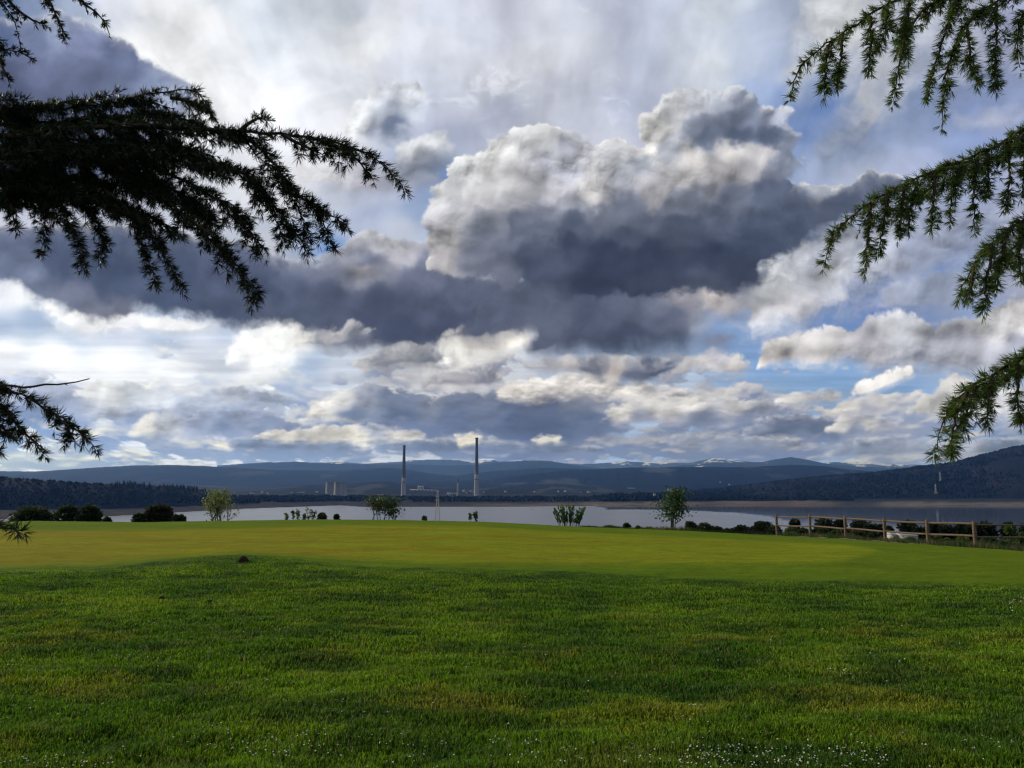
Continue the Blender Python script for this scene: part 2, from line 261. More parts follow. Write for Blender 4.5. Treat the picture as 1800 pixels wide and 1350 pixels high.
  [(775,455,168,162,162),(790,420,172,168,168),(800,380,165,163,168),(790,330,196,196,198),(820,300,210,210,210),(840,340,178,176,178),(870,280,214,212,210),(880,310,188,186,186),(920,245,215,214,214),(960,250,205,204,206),(1000,255,160,162,176),(1020,265,185,185,195),(900,350,160,158,162),(870,390,140,139,146),(930,310,175,173,180),(970,290,180,182,195),(1000,300,186,188,202),(1050,270,200,200,202),(1090,265,190,190,194),(1050,310,182,180,182),(1040,340,190,186,184),(980,330,175,174,182),(1100,310,160,162,170),(1120,290,150,155,166),(1150,220,212,210,206),(1145,255,218,215,208),(1180,200,190,190,192),(1220,180,165,168,178),(1260,175,150,155,170),(1230,215,130,135,152),(1290,200,120,127,148),(1340,215,128,136,158),(1370,215,160,168,190),(1300,240,90,98,124),(1240,240,105,112,134),(1350,245,98,106,132),(1180,260,150,152,160),(1220,270,185,180,176),(1290,270,195,190,186),(1340,275,180,176,178),(1250,300,165,160,160),(1200,310,172,168,166),(1310,300,165,162,166),(1380,290,130,134,152),(1150,330,165,160,162),(1230,350,140,137,145),(1290,350,115,115,132),(1350,330,98,104,128),(1400,350,92,100,126),(1450,335,150,152,165),(1480,350,88,96,122),(1550,330,92,100,126),(900,430,112,112,130),(850,450,130,128,142),(960,400,112,112,128),(1000,360,150,148,154),(1050,380,122,120,132),(1100,370,118,118,132),(1150,390,104,104,124),(1000,430,66,70,96),(1060,450,56,62,88),(1150,450,54,60,86),(1250,440,58,66,92),(1330,420,68,76,102),(1400,400,74,82,108),(940,470,74,78,102),(1050,490,58,62,88),(1150,500,66,70,94),(1250,500,84,86,108),(880,480,120,116,130),(850,410,128,126,138),(900,400,108,108,124),(930,450,88,90,112),(960,380,130,128,140),(1010,400,96,98,118),(870,440,112,110,126),(1200,360,125,124,136),(1260,380,100,102,122),(1100,410,84,88,110),(1440,390,90,96,120),(1520,350,105,112,138),(1300,470,62,68,92),(1200,400,82,84,106)],
  edge=3.5,amp=17,pscale=66,relief=.62,rim=.6,rimw=8,warp=14,seed=21),
]

def build_sky(PX, PY, dpx, progress=False):
    """PX,PY: photo pixel coordinates of each sample; dpx: photo px per sample. returns rgb (linear) and alpha (cloud cover over the blue)"""
    H, W = PX.shape
    q = 6
    lx = np.linspace(0, W-1, W//q).astype(int); ly = np.linspace(0, H-1, H//q).astype(int)
    LX = PX[np.ix_(ly, lx)].astype(F32); LY = PY[np.ix_(ly, lx)].astype(F32)
    PX = PX.astype(F32); PY = PY.astype(F32)
    # squash of noise towards the horizon
    el = np.clip(868-PY, 6, 900)
    ysq = (260*np.log(el/260+.10)).astype(F32)*-1
    w1 = fbm(PX/170, PY/170, 4, 50); w2 = fbm(PX/170+31, PY/170, 4, 61)
    # high veil
    wb = fbm(PX/230, PY/420, 5, 70)
    bx = up(rbf(BASE, LX, LY, 24), (H, W))
    rgb = lin(bx).astype(F32)
    g_ = rgb.mean(-1, keepdims=True); rgb = rgb+(g_*np.array([.99, 1.0, 1.02], F32)-rgb)*.26
    strk = fbm((PX-900)/(70+el*.16), PY/420+w1*.2, 5, 80)       # fall streaks, fanning from the horizon
    fine = fbm(PX/60+w1*1.5, PY/46+w2*1.5, 5, 90)
    topm = sstep(420, 120, PY)
    hor = sstep(480, 620, PY)
    band = fbm(PX/260+w2, ysq/16, 5, 95)
    m = 1+(.72*strk*topm+.16*fine*(1-hor)+.34*band*hor)
    rgb = rgb*m[..., None]
    frag = sstep(.10, .95, fbm(PX/38+w1*2, PY/34+w2*2, 6, 33, .6)*1.6+.9*np.exp(-((PX-860)/95)**2-((PY-150)/50)**2)+.75*np.exp(-((PX-1080)/40)**2-((PY-190)/45)**2)-.42)*sstep(260, 170, PY)
    rgb = rgb+(frag*.13*sstep(1160, 1060, PX)*sstep(560, 640, PX))[..., None]
    # small ragged fragments on the veil
    # strata rows near the horizon
    sh = lin(up(rbf(STRSH, LX, LY, 40), (H, W))).astype(F32); lt = lin(up(rbf(STRLT, LX, LY, 40), (H, W))).astype(F32)
    cov = np.interp(PY, [540, 600, 650, 700, 740, 780, 840], [-4.0, -.75, -.35, .02, .10, .12, .02]).astype(F32)
    cov = cov-.55*np.exp(-((PX-1430)/170)**2-((PY-672)/36)**2)-.3*np.exp(-((PX-150)/330)**2-((PY-628)/36)**2)+.3*np.exp(-((PX-850)/260)**2-((PY-745)/34)**2)+.35*np.exp(-((PX-150)/330)**2-((PY-715)/40)**2)
    cov = cov+.25*np.exp(-((PX-1100)/300)**2-((PY-705)/22)**2)
    xs_ = (PX-900)/(30*np.clip(el,55,900)**.17)
    X2 = xs_+w1*.22; Y2 = ysq/50+w2*.2
    big = fbm(X2*.45+3, Y2*.55, 3, 7, .5)
    pf = puff(X2*1.25, Y2*1.35, 4, 8, .5)
    fb = fbm(X2*1.6, Y2*1.5, 5, 9, .55)
    D = big*1.1+cov+(pf-.44)*.75+fb*.55
    al = sstep(-.10, .16, D)
    def shift(a, dx, dy):
        dx = int(round(dx/dpx)); dy = int(round(dy/dpx))
        return shc(a, dx, dy)
    elf = np.clip(el/130, .35, 1.3)
    Ds = blur(D, 1.2/dpx)
    Dc = blur(D, 4/dpx)
    lit = (Ds-shift(Ds, 2, 4))*1.5/elf**.3+(Dc-shift(Dc, 5, 9))*1.3
    thin = sstep(.55, -.02, Dc)
    k = np.clip(.02+lit*.9+thin*.42, 0, 1)
    k = k*np.clip(.75+1.1*fbm(X2*.4, Y2*.5, 3, 19), .1, 1.15)
    k = np.clip(k, 0, 1)[..., None]
    col = sh*(1-k)+lt*k
    col = col*(1+.14*fb)[..., None]
    rgb = rgb*(1-al[..., None])+col*al[..., None]
    cover = np.maximum(al, 0)
    # flat haze band just over the hills
    for cl in CLOUDS:
        P = cl['poly']; ps = cl['ps']; sd = cl['seed']
        xs = [p[0] for p in P]; ys = [p[1] for p in P]
        mrg = 60
        inside = (PX > min(xs)-mrg) & (PX < max(xs)+mrg) & (PY > min(ys)-mrg) & (PY < max(ys)+mrg)
        if not inside.any(): continue
        rr = np.where(inside.any(1))[0]; cc = np.where(inside.any(0))[0]
        r0, r1, c0, c1 = rr[0], rr[-1]+1, cc[0], cc[-1]+1
        if r1-r0 < 16 or c1-c0 < 16: continue
        X = PX[r0:r1, c0:c1]; Y = PY[r0:r1, c0:c1]
        qq = 2
        h, w = X.shape
        lx = np.linspace(0, w-1, max(8, w//qq)).astype(int); ly = np.linspace(0, h-1, max(8, h//qq)).astype(int)
        # warp the lookup position so that edges curl
        yq = cl['ysq']; wx = fbm(X/70, Y*yq/70, 5, sd+100, .55)*cl['warp']*1.5; wy = fbm(X/70+17, Y*yq/70, 5, sd+120, .55)*cl['warp']*1.5/yq
        sx = (X+wx)[np.ix_(ly, lx)]; sy = (Y+wy)[np.ix_(ly, lx)]
        d = up(poly_sdf(P, sx, sy), (h, w))
        sx2 = X+wx*.8; sy2 = Y+wy*.8
        yf = cl['ysq']; fs = .75 if cl['strat'] else 1
        pu = puff(sx2/ps, sy2*yf/ps, 5, sd, .5)
        fb = fbm(X/(46*fs)+wx*.02, Y*yf/(40*fs)+wy*.02, 7, sd+7, .62)
        lump = fbm(X/150, Y/120, 3, sd+9)
        dd = blur(d, 9/dpx); d0 = d
        def sh_(A, dx, dy):
            dx = int(round(dx/dpx)); dy = int(round(dy/dpx))
            return shc(A, dx, dy)
        up_ = (dd-sh_(dd, 4, 7))/8.                # + on edges facing the sun, - underneath
        soft = sstep(.25, -.7, up_)
        rag = sstep(-.25, .35, lump)
        d = d+(pu-.42)*cl['amp']*1.9*(1-.55*soft)+fb*cl['amp']*(.7+.9*soft)
        E = cl['edge']*(1+2.6*soft+1.2*rag)
        a = sstep(-.5, 1., d/E)*cl['op']*sstep(-1.5*cl['amp'], -.5*cl['amp'], d0)
        cx = up(rbf(cl['col'], (X+wx*1.5)[np.ix_(ly, lx)], (Y+wy*1.5)[np.ix_(ly, lx)], 13, 2.25, 1.2), (h, w))
        c = lin(cx).astype(F32)
        dk = sstep(.42, .12, c.mean(-1))[..., None]
        c = c*(1-dk*np.array([.33, .235, .165], F32))
        g_ = c.mean(-1, keepdims=True); c = c+(g_*np.array([.84, .97, 1.26], F32)-c)*(.50*dk)+(g_*np.array([.97, 1.0, 1.03], F32)-c)*(.25*(1-dk))
        kf = .6 if cl['strat'] else 1
        f1 = fbm(X/(34*kf)+wx*.05, Y*yf/(30*kf)+wy*.05, 6, sd+55, .60)
        p2 = puff((X+wx*1.2)/(ps*.36)+f1*.35, (Y+wy*1.2)*yf/(ps*.33)+f1*.3, 3, sd+61, .6)
        hgt = pu*ps*.5+fb*9
        hb = blur(hgt, 1.2/dpx); s1 = (hb-sh_(hb, 2, 4))/4.5
        hb2 = blur(hgt, 5/dpx); s2 = (hb2-sh_(hb2, 7, 12))/13.9
        hb3 = blur(fbm(X/110+wx*.01, Y/85, 4, sd+40)*34, 4/dpx); s3 = (hb3-sh_(hb3, 9, 15))/17.5
        hb4 = p2*ps*.17+f1*5.0; s4 = (hb4-sh_(hb4, 2, 3))/3.6
        lum = c.mean(-1)
        lit_ = sstep(.06, .45, lum)
        rel = np.clip(s1*.30*(.25+.75*rag)+s2*.70*(.5+.5*rag)+s3*1.15+s4*.17*(.30+.70*lit_)*(.2+.8*rag), -1., 1.)
        amp = cl['relief']*(.34+.66*sstep(.03, .40, lum))
        c = c*(1+amp*rel+.16*fb+.15*f1+.20*(1-lit_)*lump)[..., None]
        db = blur(d, 2/dpx); gx = db-sh_(db, 4, 7)
        face = sstep(.5, 6, gx)*(.35+.9*sstep(-.3, .35, f1))
        r = np.exp(-np.clip(d, 0, 200)/cl['rimw'])*face*cl['rim']*1.35
        c = c+r[..., None]*(np.array([.92, .91, .88], F32)-c)*.9
        R = rgb[r0:r1, c0:c1]
        rgb[r0:r1, c0:c1] = R*(1-a[..., None])+c*a[..., None]
        cover[r0:r1, c0:c1] = np.maximum(cover[r0:r1, c0:c1], a)
    return np.clip(rgb, 0.004, 1.6), cover

AZR, EL0, EL1 = 46.0, -1.5, 38.5
def make_world():
    NW, NH = 2300, 1000
    az = np.radians(np.linspace(-AZR, AZR, NW))[None, :]; el = np.radians(np.linspace(EL1, EL0, NH))[:, None]
    dx = np.sin(az)*np.cos(el); dy = np.cos(az)*np.cos(el); dz = np.sin(el)+0*az
    f = dy*cP+dz*sP; u = -dy*sP+dz*cP
    PX = 900+F*dx/f; PY = 675-F*u/f
    rgb, cover = build_sky(PX, PY, .96)
    # what the air between us and the clouds takes away is given back, so the sky keeps its contrast
    path = np.minimum(27500/np.cos(np.clip(el, .001, 1)), 1000/np.maximum(np.sin(el), .01)); T = np.exp(-HAZE_DENSITY*path[..., None]*np.array(AIR))
    rgb = np.clip((rgb-.24*(1-T))/T**.9, rgb*.6, rgb*2.2)
    arr = np.ones((NH, NW, 4), np.float32); arr[..., :3] = rgb
    img = bpy.data.images.new("cloud_radiance", NW, NH, alpha=False, float_buffer=True)
    try: img.colorspace_settings.name = 'Non-Color'
    except Exception: pass
    img.pixels.foreach_set(np.ascontiguousarray(arr[::-1]).ravel()); img.update()
    try: img.pack()
    except Exception as e: print("pack", e)
    w = bpy.data.worlds.new("World"); scene.world = w; w.use_nodes = True
    nt = w.node_tree; nt.nodes.clear(); N = nt.nodes.new; L = nt.links.new
    def M(op, a, b=None, c=None, clamp=False):
        n = N('ShaderNodeMath'); n.operation = op; n.use_clamp = clamp
        for k, v in enumerate((a, b, c)):
            if v is None: continue
            if isinstance(v, (int, float)): n.inputs[k].default_value = v
            else: L(v, n.inputs[k])
        return n.outputs[0]
    tc = N('ShaderNodeTexCoord'); sp = N('ShaderNodeSeparateXYZ'); L(tc.outputs['Generated'], sp.inputs[0])
    X, Y, Z = sp.outputs
    azn = M('ARCTAN2', X, Y); eln = M('ARCSINE', Z)
    A = math.radians(AZR); e0 = math.radians(EL0); e1 = math.radians(EL1)
    U = M('DIVIDE', M('ADD', azn, A), 2*A); V = M('DIVIDE', M('SUBTRACT', eln, e0), e1-e0)
    cb = N('ShaderNodeCombineXYZ'); L(U, cb.inputs[0]); L(V, cb.inputs[1])
    it = N('ShaderNodeTexImage'); it.image = img; it.extension = 'EXTEND'; it.interpolation = 'Cubic'; L(cb.outputs[0], it.inputs[0])
    # the part of the sky the picture shows, fading into generic broken cloud all round
    mu = M('MULTIPLY', M('MULTIPLY', U, 22, clamp=True), M('MULTIPLY', M('SUBTRACT', 1, U), 22, clamp=True), clamp=True)
    mv = M('MULTIPLY', M('MULTIPLY', M('ADD', V, .02), 60, clamp=True), M('MULTIPLY', M('SUBTRACT', 1, V), 14, clamp=True), clamp=True)
    mask = M('MULTIPLY', mu, mv)
    sky = N('ShaderNodeTexSky'); sky.sky_type = 'NISHITA'; sky.sun_disc = False
    sky.sun_elevation = SUN_EL; sky.sun_rotation = SUN_AZ; sky.altitude = 600
    try: sky.dust_density = 1.5
    except Exception: pass
    sc_ = N('ShaderNodeVectorMath'); sc_.operation = 'SCALE'; L(sky.outputs[0], sc_.inputs[0]); sc_.inputs['Scale'].default_value = 0.09
    # cloud deck seen in perspective
    zz = M('ADD', M('MAXIMUM', Z, 0), .12)
    cc = N('ShaderNodeCombineXYZ'); L(M('DIVIDE', X, zz), cc.inputs[0]); L(M('DIVIDE', Y, zz), cc.inputs[1])
    nz = N('ShaderNodeTexNoise'); nz.inputs['Scale'].default_value = 1.3; nz.inputs['Detail'].default_value = 7; nz.inputs['Distortion'].default_value = .3; L(cc.outputs[0], nz.inputs['Vector'])
    nz2 = N('ShaderNodeTexNoise'); nz2.inputs['Scale'].default_value = 2.7; nz2.inputs['Detail'].default_value = 5; L(cc.outputs[0], nz2.inputs['Vector'])
    cr = N('ShaderNodeValToRGB'); L(nz.outputs[0], cr.inputs[0]); cr.color_ramp.elements[0].position = .40; cr.color_ramp.elements[1].position = .54
    cl = N('ShaderNodeValToRGB'); L(nz2.outputs[0], cl.inputs[0])
    cl.color_ramp.elements[0].color = (.13, .15, .22, 1); cl.color_ramp.elements[0].position = .35
    cl.color_ramp.elements[1].color = (.68, .69, .72, 1); cl.color_ramp.elements[1].position = .68
    mx = N('ShaderNodeMix'); mx.data_type = 'RGBA'; L(cr.outputs[0], mx.inputs['Factor']); L(sc_.outputs[0], mx.inputs['A']); L(cl.outputs[0], mx.inputs['B'])
    g = N('ShaderNodeVectorMath'); g.operation = 'SCALE'; L(it.outputs[0], g.inputs[0]); g.inputs['Scale'].default_value = SKY_GAIN
    m2 = N('ShaderNodeMix'); m2.data_type = 'RGBA'; L(mask, m2.inputs['Factor']); L(mx.outputs['Result'], m2.inputs['A']); L(g.outputs[0], m2.inputs['B'])
    bg = N('ShaderNodeBackground'); bg.inputs['Strength'].default_value = 1.0; L(m2.outputs['Result'], bg.inputs['Color'])
    out = N('ShaderNodeOutputWorld'); L(bg.outputs[0], out.inputs[0])
make_world()

# ------------------------------------------------------------------ helpers
R = np.random.RandomState(5)
def tag(o, label=None, cat=None, group=None, kind=None):
    if label: o['label'] = label
    if cat: o['category'] = cat
    if group: o['group'] = group
    if kind: o['kind'] = kind
    return o
def empty(name, loc, label=None, cat=None, group=None, rz=0):
    o = bpy.data.objects.new(name, None); COL.objects.link(o); o.location = [float(v) for v in loc]; o.rotation_euler = (0, 0, rz)
    o.empty_display_size = .3
    return tag(o, label, cat, group)
def mesh(name, V, Fc, mat, parent=None, smooth=False, attrs=None, world=True):
    """V (n,3); Fc: array (m,k) or list of such arrays. Vertices in world space; parent's offset is taken off"""
    V = np.asarray(V, np.float32).reshape(-1, 3)
    if parent is not None and world:
        off = parent.location if parent.parent is None else parent.parent.location
        V = V-np.array(off, np.float32)
    if isinstance(Fc, np.ndarray): Fc = [Fc]
    Fc = [np.asarray(f, np.int32) for f in Fc if len(f)]
    me = bpy.data.meshes.new(name)
    me.vertices.add(len(V)); me.vertices.foreach_set('co', V.ravel())
    nl = sum(f.size for f in Fc); nf = sum(len(f) for f in Fc)
    me.loops.add(nl); me.loops.foreach_set('vertex_index', np.concatenate([f.ravel() for f in Fc]))
    me.polygons.add(nf)
    tot = np.concatenate([np.full(len(f), f.shape[1], np.int32) for f in Fc])
    me.polygons.foreach_set('loop_start', np.concatenate([[0], np.cumsum(tot)[:-1]]).astype(np.int32))
    try: me.polygons.foreach_set('loop_total', tot)
    except Exception: pass
    if smooth: me.polygons.foreach_set('use_smooth', np.ones(nf, bool))
    for k, v in (attrs or {}).items():
        v = np.asarray(v, np.float32)
        if v.ndim == 1:
            a = me.attributes.new(k, 'FLOAT', 'POINT'); a.data.foreach_set('value', v)
        else:
            a = me.attributes.new(k, 'FLOAT_COLOR', 'POINT'); c = np.ones((len(V), 4), np.float32); c[:, :3] = v; a.data.foreach_set('color', c.ravel())
    me.update(calc_edges=True); me.validate()
    me.materials.append(mat)
    o = bpy.data.objects.new(name, me); COL.objects.link(o)
    if parent is not None: o.parent = parent
    return o
def grid_faces(nr, nc, wrap=False):
    i = np.arange(nr-1)[:, None]; j = np.arange(nc if wrap else nc-1)[None, :]
    a = i*nc+j; b = i*nc+(j+1) % nc
    return np.stack([a, b, b+nc, a+nc], -1).reshape(-1, 4)
class MB:
    """collects simple solids"""
    def __init__(s): s.V = []; s.F = {3: [], 4: []}; s.n = 0
    def add(s, V, Fc):
        V = np.asarray(V, float); Fc = np.asarray(Fc)
        s.V.append(V); s.F[Fc.shape[1]].append(Fc+s.n); s.n += len(V); return s
    def tube(s, P, r, k=8, cap=True):
        P = np.asarray(P, float); n = len(P); r = np.broadcast_to(np.asarray(r, float), (n,))
        T = np.gradient(P, axis=0); T /= np.linalg.norm(T, axis=1)[:, None]+1e-9
        ref = np.array([0, 0, 1.]) if abs(T[0][2]) < .9 else np.array([1., 0, 0])
        A = np.cross(T, ref); A /= np.linalg.norm(A, axis=1)[:, None]+1e-9; B = np.cross(T, A)
        th = np.arange(k)*2*np.pi/k
        V = P[:, None, :]+r[:, None, None]*(np.cos(th)[None, :, None]*A[:, None, :]+np.sin(th)[None, :, None]*B[:, None, :])
        base = s.n
        s.add(V.reshape(-1, 3), grid_faces(n, k, True))
        if cap:
            for row, c in ((0, P[0]), (n-1, P[-1])):
                m = s.n; s.V.append(np.array([c])); s.n += 1
                f = [[m, base+row*k+j, base+row*k+(j+1) % k] for j in range(k)]
                s.F[3].append(np.array(f))
        return s
    def box(s, c, size, rz=0, bev=0):
        x, y, z = [v/2 for v in size]
        if bev:
            pts = []
            for zz, ins in ((-z, bev), (-z+bev, 0), (z-bev, 0), (z, bev)):
                xa, ya = x-ins, y-ins
                pts += [(-xa, -ya+bev*(ins == 0), zz), (-xa+bev*(ins == 0), -ya, zz), (xa-bev*(ins == 0), -ya, zz), (xa, -ya+bev*(ins == 0), zz), (xa, ya-bev*(ins == 0), zz), (xa-bev*(ins == 0), ya, zz), (-xa+bev*(ins == 0), ya, zz), (-xa, ya-bev*(ins == 0), zz)]
            V = np.array(pts); Q = grid_faces(4, 8, True)
        else:
            V = np.array([(-x, -y, -z), (x, -y, -z), (x, y, -z), (-x, y, -z), (-x, -y, z), (x, -y, z), (x, y, z), (-x, y, z)])
            Q = np.array([(0, 1, 5, 4), (1, 2, 6, 5), (2, 3, 7, 6), (3, 0, 4, 7), (4, 5, 6, 7), (3, 2, 1, 0)])
        ca, sa = math.cos(rz), math.sin(rz)
        V = np.stack([V[:, 0]*ca-V[:, 1]*sa, V[:, 0]*sa+V[:, 1]*ca, V[:, 2]], 1)+np.array(c)
        b = s.n; s.add(V, Q)
        if bev:
            for r0 in (0, 3):
                m = s.n; s.V.append(V[r0*8:r0*8+8].mean(0)[None]); s.n += 1
                s.F[3].append(np.array([[m, b+r0*8+j, b+r0*8+(j+1) % 8] for j in range(8)]))
        return s
    def build(s, name, mat, parent=None, smooth=False, attrs=None):
        Fs = [np.concatenate(s.F[k]) for k in (3, 4) if s.F[k]]
        return mesh(name, np.concatenate(s.V), Fs, mat, parent, smooth, attrs)

def mat(name, build):
    m = bpy.data.materials.new(name); m.use_nodes = True
    nt = m.node_tree; b = nt.nodes['Principled BSDF']
    class K: pass
    k = K(); k.nt = nt; k.b = b; k.N = nt.nodes.new; k.L = nt.links.new
    def attr(n):
        a = nt.nodes.new('ShaderNodeAttribute'); a.attribute_name = n; return a
    k.attr = attr
    def noise(scale, detail=4, vec=None, rough=.5, dist=0):
        n = nt.nodes.new('ShaderNodeTexNoise'); n.inputs['Scale'].default_value = scale; n.inputs['Detail'].default_value = detail
        n.inputs['Roughness'].default_value = rough; n.inputs['Distortion'].default_value = dist
        if vec is not None: nt.links.new(vec, n.inputs['Vector'])
        return n.outputs[0]
    k.noise = noise
    def pos(sc=(1, 1, 1)):
        g = nt.nodes.new('ShaderNodeNewGeometry'); mp = nt.nodes.new('ShaderNodeMapping'); mp.inputs['Scale'].default_value = sc
        nt.links.new(g.outputs['Position'], mp.inputs['Vector']); return mp.outputs[0]
    k.pos = pos
    def ramp(fac, stops):
        r = nt.nodes.new('ShaderNodeValToRGB'); e = r.color_ramp.elements
        while len(e) < len(stops): e.new(.5)
        for i, (p, c) in enumerate(stops): e[i].position = p; e[i].color = (*c, 1)
        nt.links.new(fac, r.inputs[0]); return r.outputs[0]
    k.ramp = ramp
    def mix(f, a, b_, mode='MIX'):
        n = nt.nodes.new('ShaderNodeMix'); n.data_type = 'RGBA'; n.blend_type = mode
        for key, v in (('Factor', f), ('A', a), ('B', b_)):
            i = n.inputs[key] if key != 'Factor' else n.inputs[0]
            if key == 'A': i = n.inputs[6]
            if key == 'B': i = n.inputs[7]
            if isinstance(v, (int, float)): i.default_value = v
            elif isinstance(v, tuple): i.default_value = (*v, 1)
            else: nt.links.new(v, i)
        return n.outputs[2]
    k.mix = mix
    def math_(op, a, b_=None, clamp=False):
        n = nt.nodes.new('ShaderNodeMath'); n.operation = op; n.use_clamp = clamp
        for i, v in enumerate((a, b_)):
            if v is None: continue
            if isinstance(v, (int, float)): n.inputs[i].default_value = v
            else: nt.links.new(v, n.inputs[i])
        return n.outputs[0]
    k.math = math_
    def bump(h, strength=.3, dist=.02):
        n = nt.nodes.new('ShaderNodeBump'); n.inputs['Strength'].default_value = strength; n.inputs['Distance'].default_value = dist
        nt.links.new(h, n.inputs['Height']); nt.links.new(n.outputs[0], b.inputs['Normal'])
    k.bump = bump
    def setv(c=None, rough=.8, spec=.2):
        if c is not None:
            if isinstance(c, tuple): b.inputs['Base Color'].default_value = (*c, 1)
            else: nt.links.new(c, b.inputs['Base Color'])
        b.inputs['Roughness'].default_value = rough; b.inputs['Specular IOR Level'].default_value = spec
    k.set = setv
    build(k)
    return m

def interp(tab, x):
    tab = np.array(tab, float); return np.interp(x, tab[:, 0], tab[:, 1])

# ------------------------------------------------------------------ materials of the ground
def m_lawn(k):                               # soil and thatch under the blades, colour map made from noise per vertex
    a = k.attr('tint').outputs['Color']
    n = k.noise(60, 5, k.pos((1, 1, 1)), .7)
    c = k.mix(k.ramp(n, [(.35, (0, 0, 0)), (.7, (1, 1, 1))]), k.mix(1.0, a, (.55, .55, .6), 'MULTIPLY'), k.mix(1.0, a, (1.35, 1.3, 1.1), 'MULTIPLY'))
    k.set(c, .95, .05); k.bump(n, .6, .03)
M_LAWN = mat('lawn_soil', m_lawn)
def m_green(k):
    a = k.attr('tint').outputs['Color']
    n = k.noise(3.0, 7, k.pos((.30, 1.6, 1)), .68)
    n2 = k.noise(90, 3, k.pos(), .7)
    c = k.mix(k.ramp(n, [(.30, (0, 0, 0)), (.68, (1, 1, 1))]), k.mix(1.0, a, (.66, .74, .8), 'MULTIPLY'), k.mix(1.0, a, (1.14, 1.15, 1.0), 'MULTIPLY'))
    c = k.mix(k.ramp(n2, [(.3, (0, 0, 0)), (.7, (1, 1, 1))]), c, k.mix(1.0, c, (1.25, 1.22, 1.15), 'MULTIPLY'))
    n3 = k.noise(13, 5, k.pos((.8, 1.6, 1)), .75)
    c = k.mix(k.ramp(n3, [(.32, (0, 0, 0)), (.66, (1, 1, 1))]), k.mix(1.0, c, (.74, .80, .8), 'MULTIPLY'), k.mix(1.0, c, (1.18, 1.14, 1.05), 'MULTIPLY'))
    k.set(c, .95, .02); k.bump(n3, .8, .03)
M_GREEN = mat('mown_green', m_green)
def m_blade(k):
    a = k.attr('tint').outputs['Color']
    k.set(a, .6, .15)
    k.b.inputs['Transmission Weight'].default_value = 0
    t = k.N('ShaderNodeBsdfTranslucent'); k.L(k.mix(1.0, a, (1.25, 1.3, .6), 'MULTIPLY'), t.inputs[0])
    mx = k.N('ShaderNodeMixShader'); mx.inputs[0].default_value = .32
    k.L(k.b.outputs[0], mx.inputs[1]); k.L(t.outputs[0], mx.inputs[2]); k.L(mx.outputs[0], k.nt.nodes['Material Output'].inputs[0])
M_BLADE = mat('grass_blade', m_blade)
def m_path(k):
    n = k.noise(25, 5, k.pos(), .7); k.set(k.ramp(n, [(.3, (.20, .18, .15)), (.7, (.38, .35, .30))]), .95, .1); k.bump(n, .5, .02)
M_PATH = mat('gravel', m_path)
def m_water(k):
    k.set((.07, .085, .115), .10, 1.0); k.b.inputs['IOR'].default_value = 2.0
    a = k.attr('ruffle').outputs['Fac']; n = k.noise(1.0, 5, k.pos((.010, .0025, 1)), .6)
    r = k.math('ADD', k.math('MULTIPLY', a, k.math('ADD', k.math('MULTIPLY', n, .12), .20)), .035)
    k.L(r, k.b.inputs['Roughness'])
M_WATER = mat('lake_water', m_water)
def m_land(k):
    a = k.attr('tint').outputs['Color']; n = k.noise(.02, 6, k.pos(), .7)
    k.set(k.mix(k.ramp(n, [(.35, (0, 0, 0)), (.65, (1, 1, 1))]), k.mix(1.0, a, (.7, .7, .75), 'MULTIPLY'), k.mix(1.0, a, (1.3, 1.3, 1.2), 'MULTIPLY')), .95, .05)
M_LAND = mat('far_land', m_land)

# ------------------------------------------------------------------ terrain
LAWN_Y = [(-1200, 915), (-300, 917), (0, 918), (60, 915.5), (180, 917), (250, 918), (420, 915), (560, 913), (700, 914), (850, 917), (1000, 925), (1100, 929), (1200, 933), (1300, 938), (1363, 942), (1485, 948), (1554, 953), (1629, 958), (1712, 963), (1800, 970), (2000, 980), (2600, 1000)]
LAWN_D = [(-1200, 40), (0, 46), (850, 46), (1000, 47), (1100, 47.5), (1300, 47), (1363, 45), (1423, 42), (1485, 39), (1554, 36), (1629, 33.6), (1712, 31.4), (1800, 30.5), (2000, 29), (2600, 26)]
def edgeD(s): return interp(LAWN_D, px_of(s))
def edgeZ(s):
    p = px_of(s); return zat(p, interp(LAWN_Y, p), interp(LAWN_D, p))
SHORE_Y = [(-1500, 925), (-200, 915), (0, 912), (180, 908), (300, 901), (430, 894), (560, 889.5), (600, 888), (640, 891), (900, 890.5), (1100, 888.5), (1300, 887), (1500, 887.5), (1800, 889), (3000, 892)]
ZL = -66.0
def shoreD(s):
    p = px_of(s); return (ZL-EYE)/ray(p, interp(SHORE_Y, p))[1]
DROP = [(0, 0), (3, -.25), (8, -1.6), (20, -3.8), (55, -6.5), (250, -18.0), (550, -38), (750, -52), (950, -64), (1050, -72)]
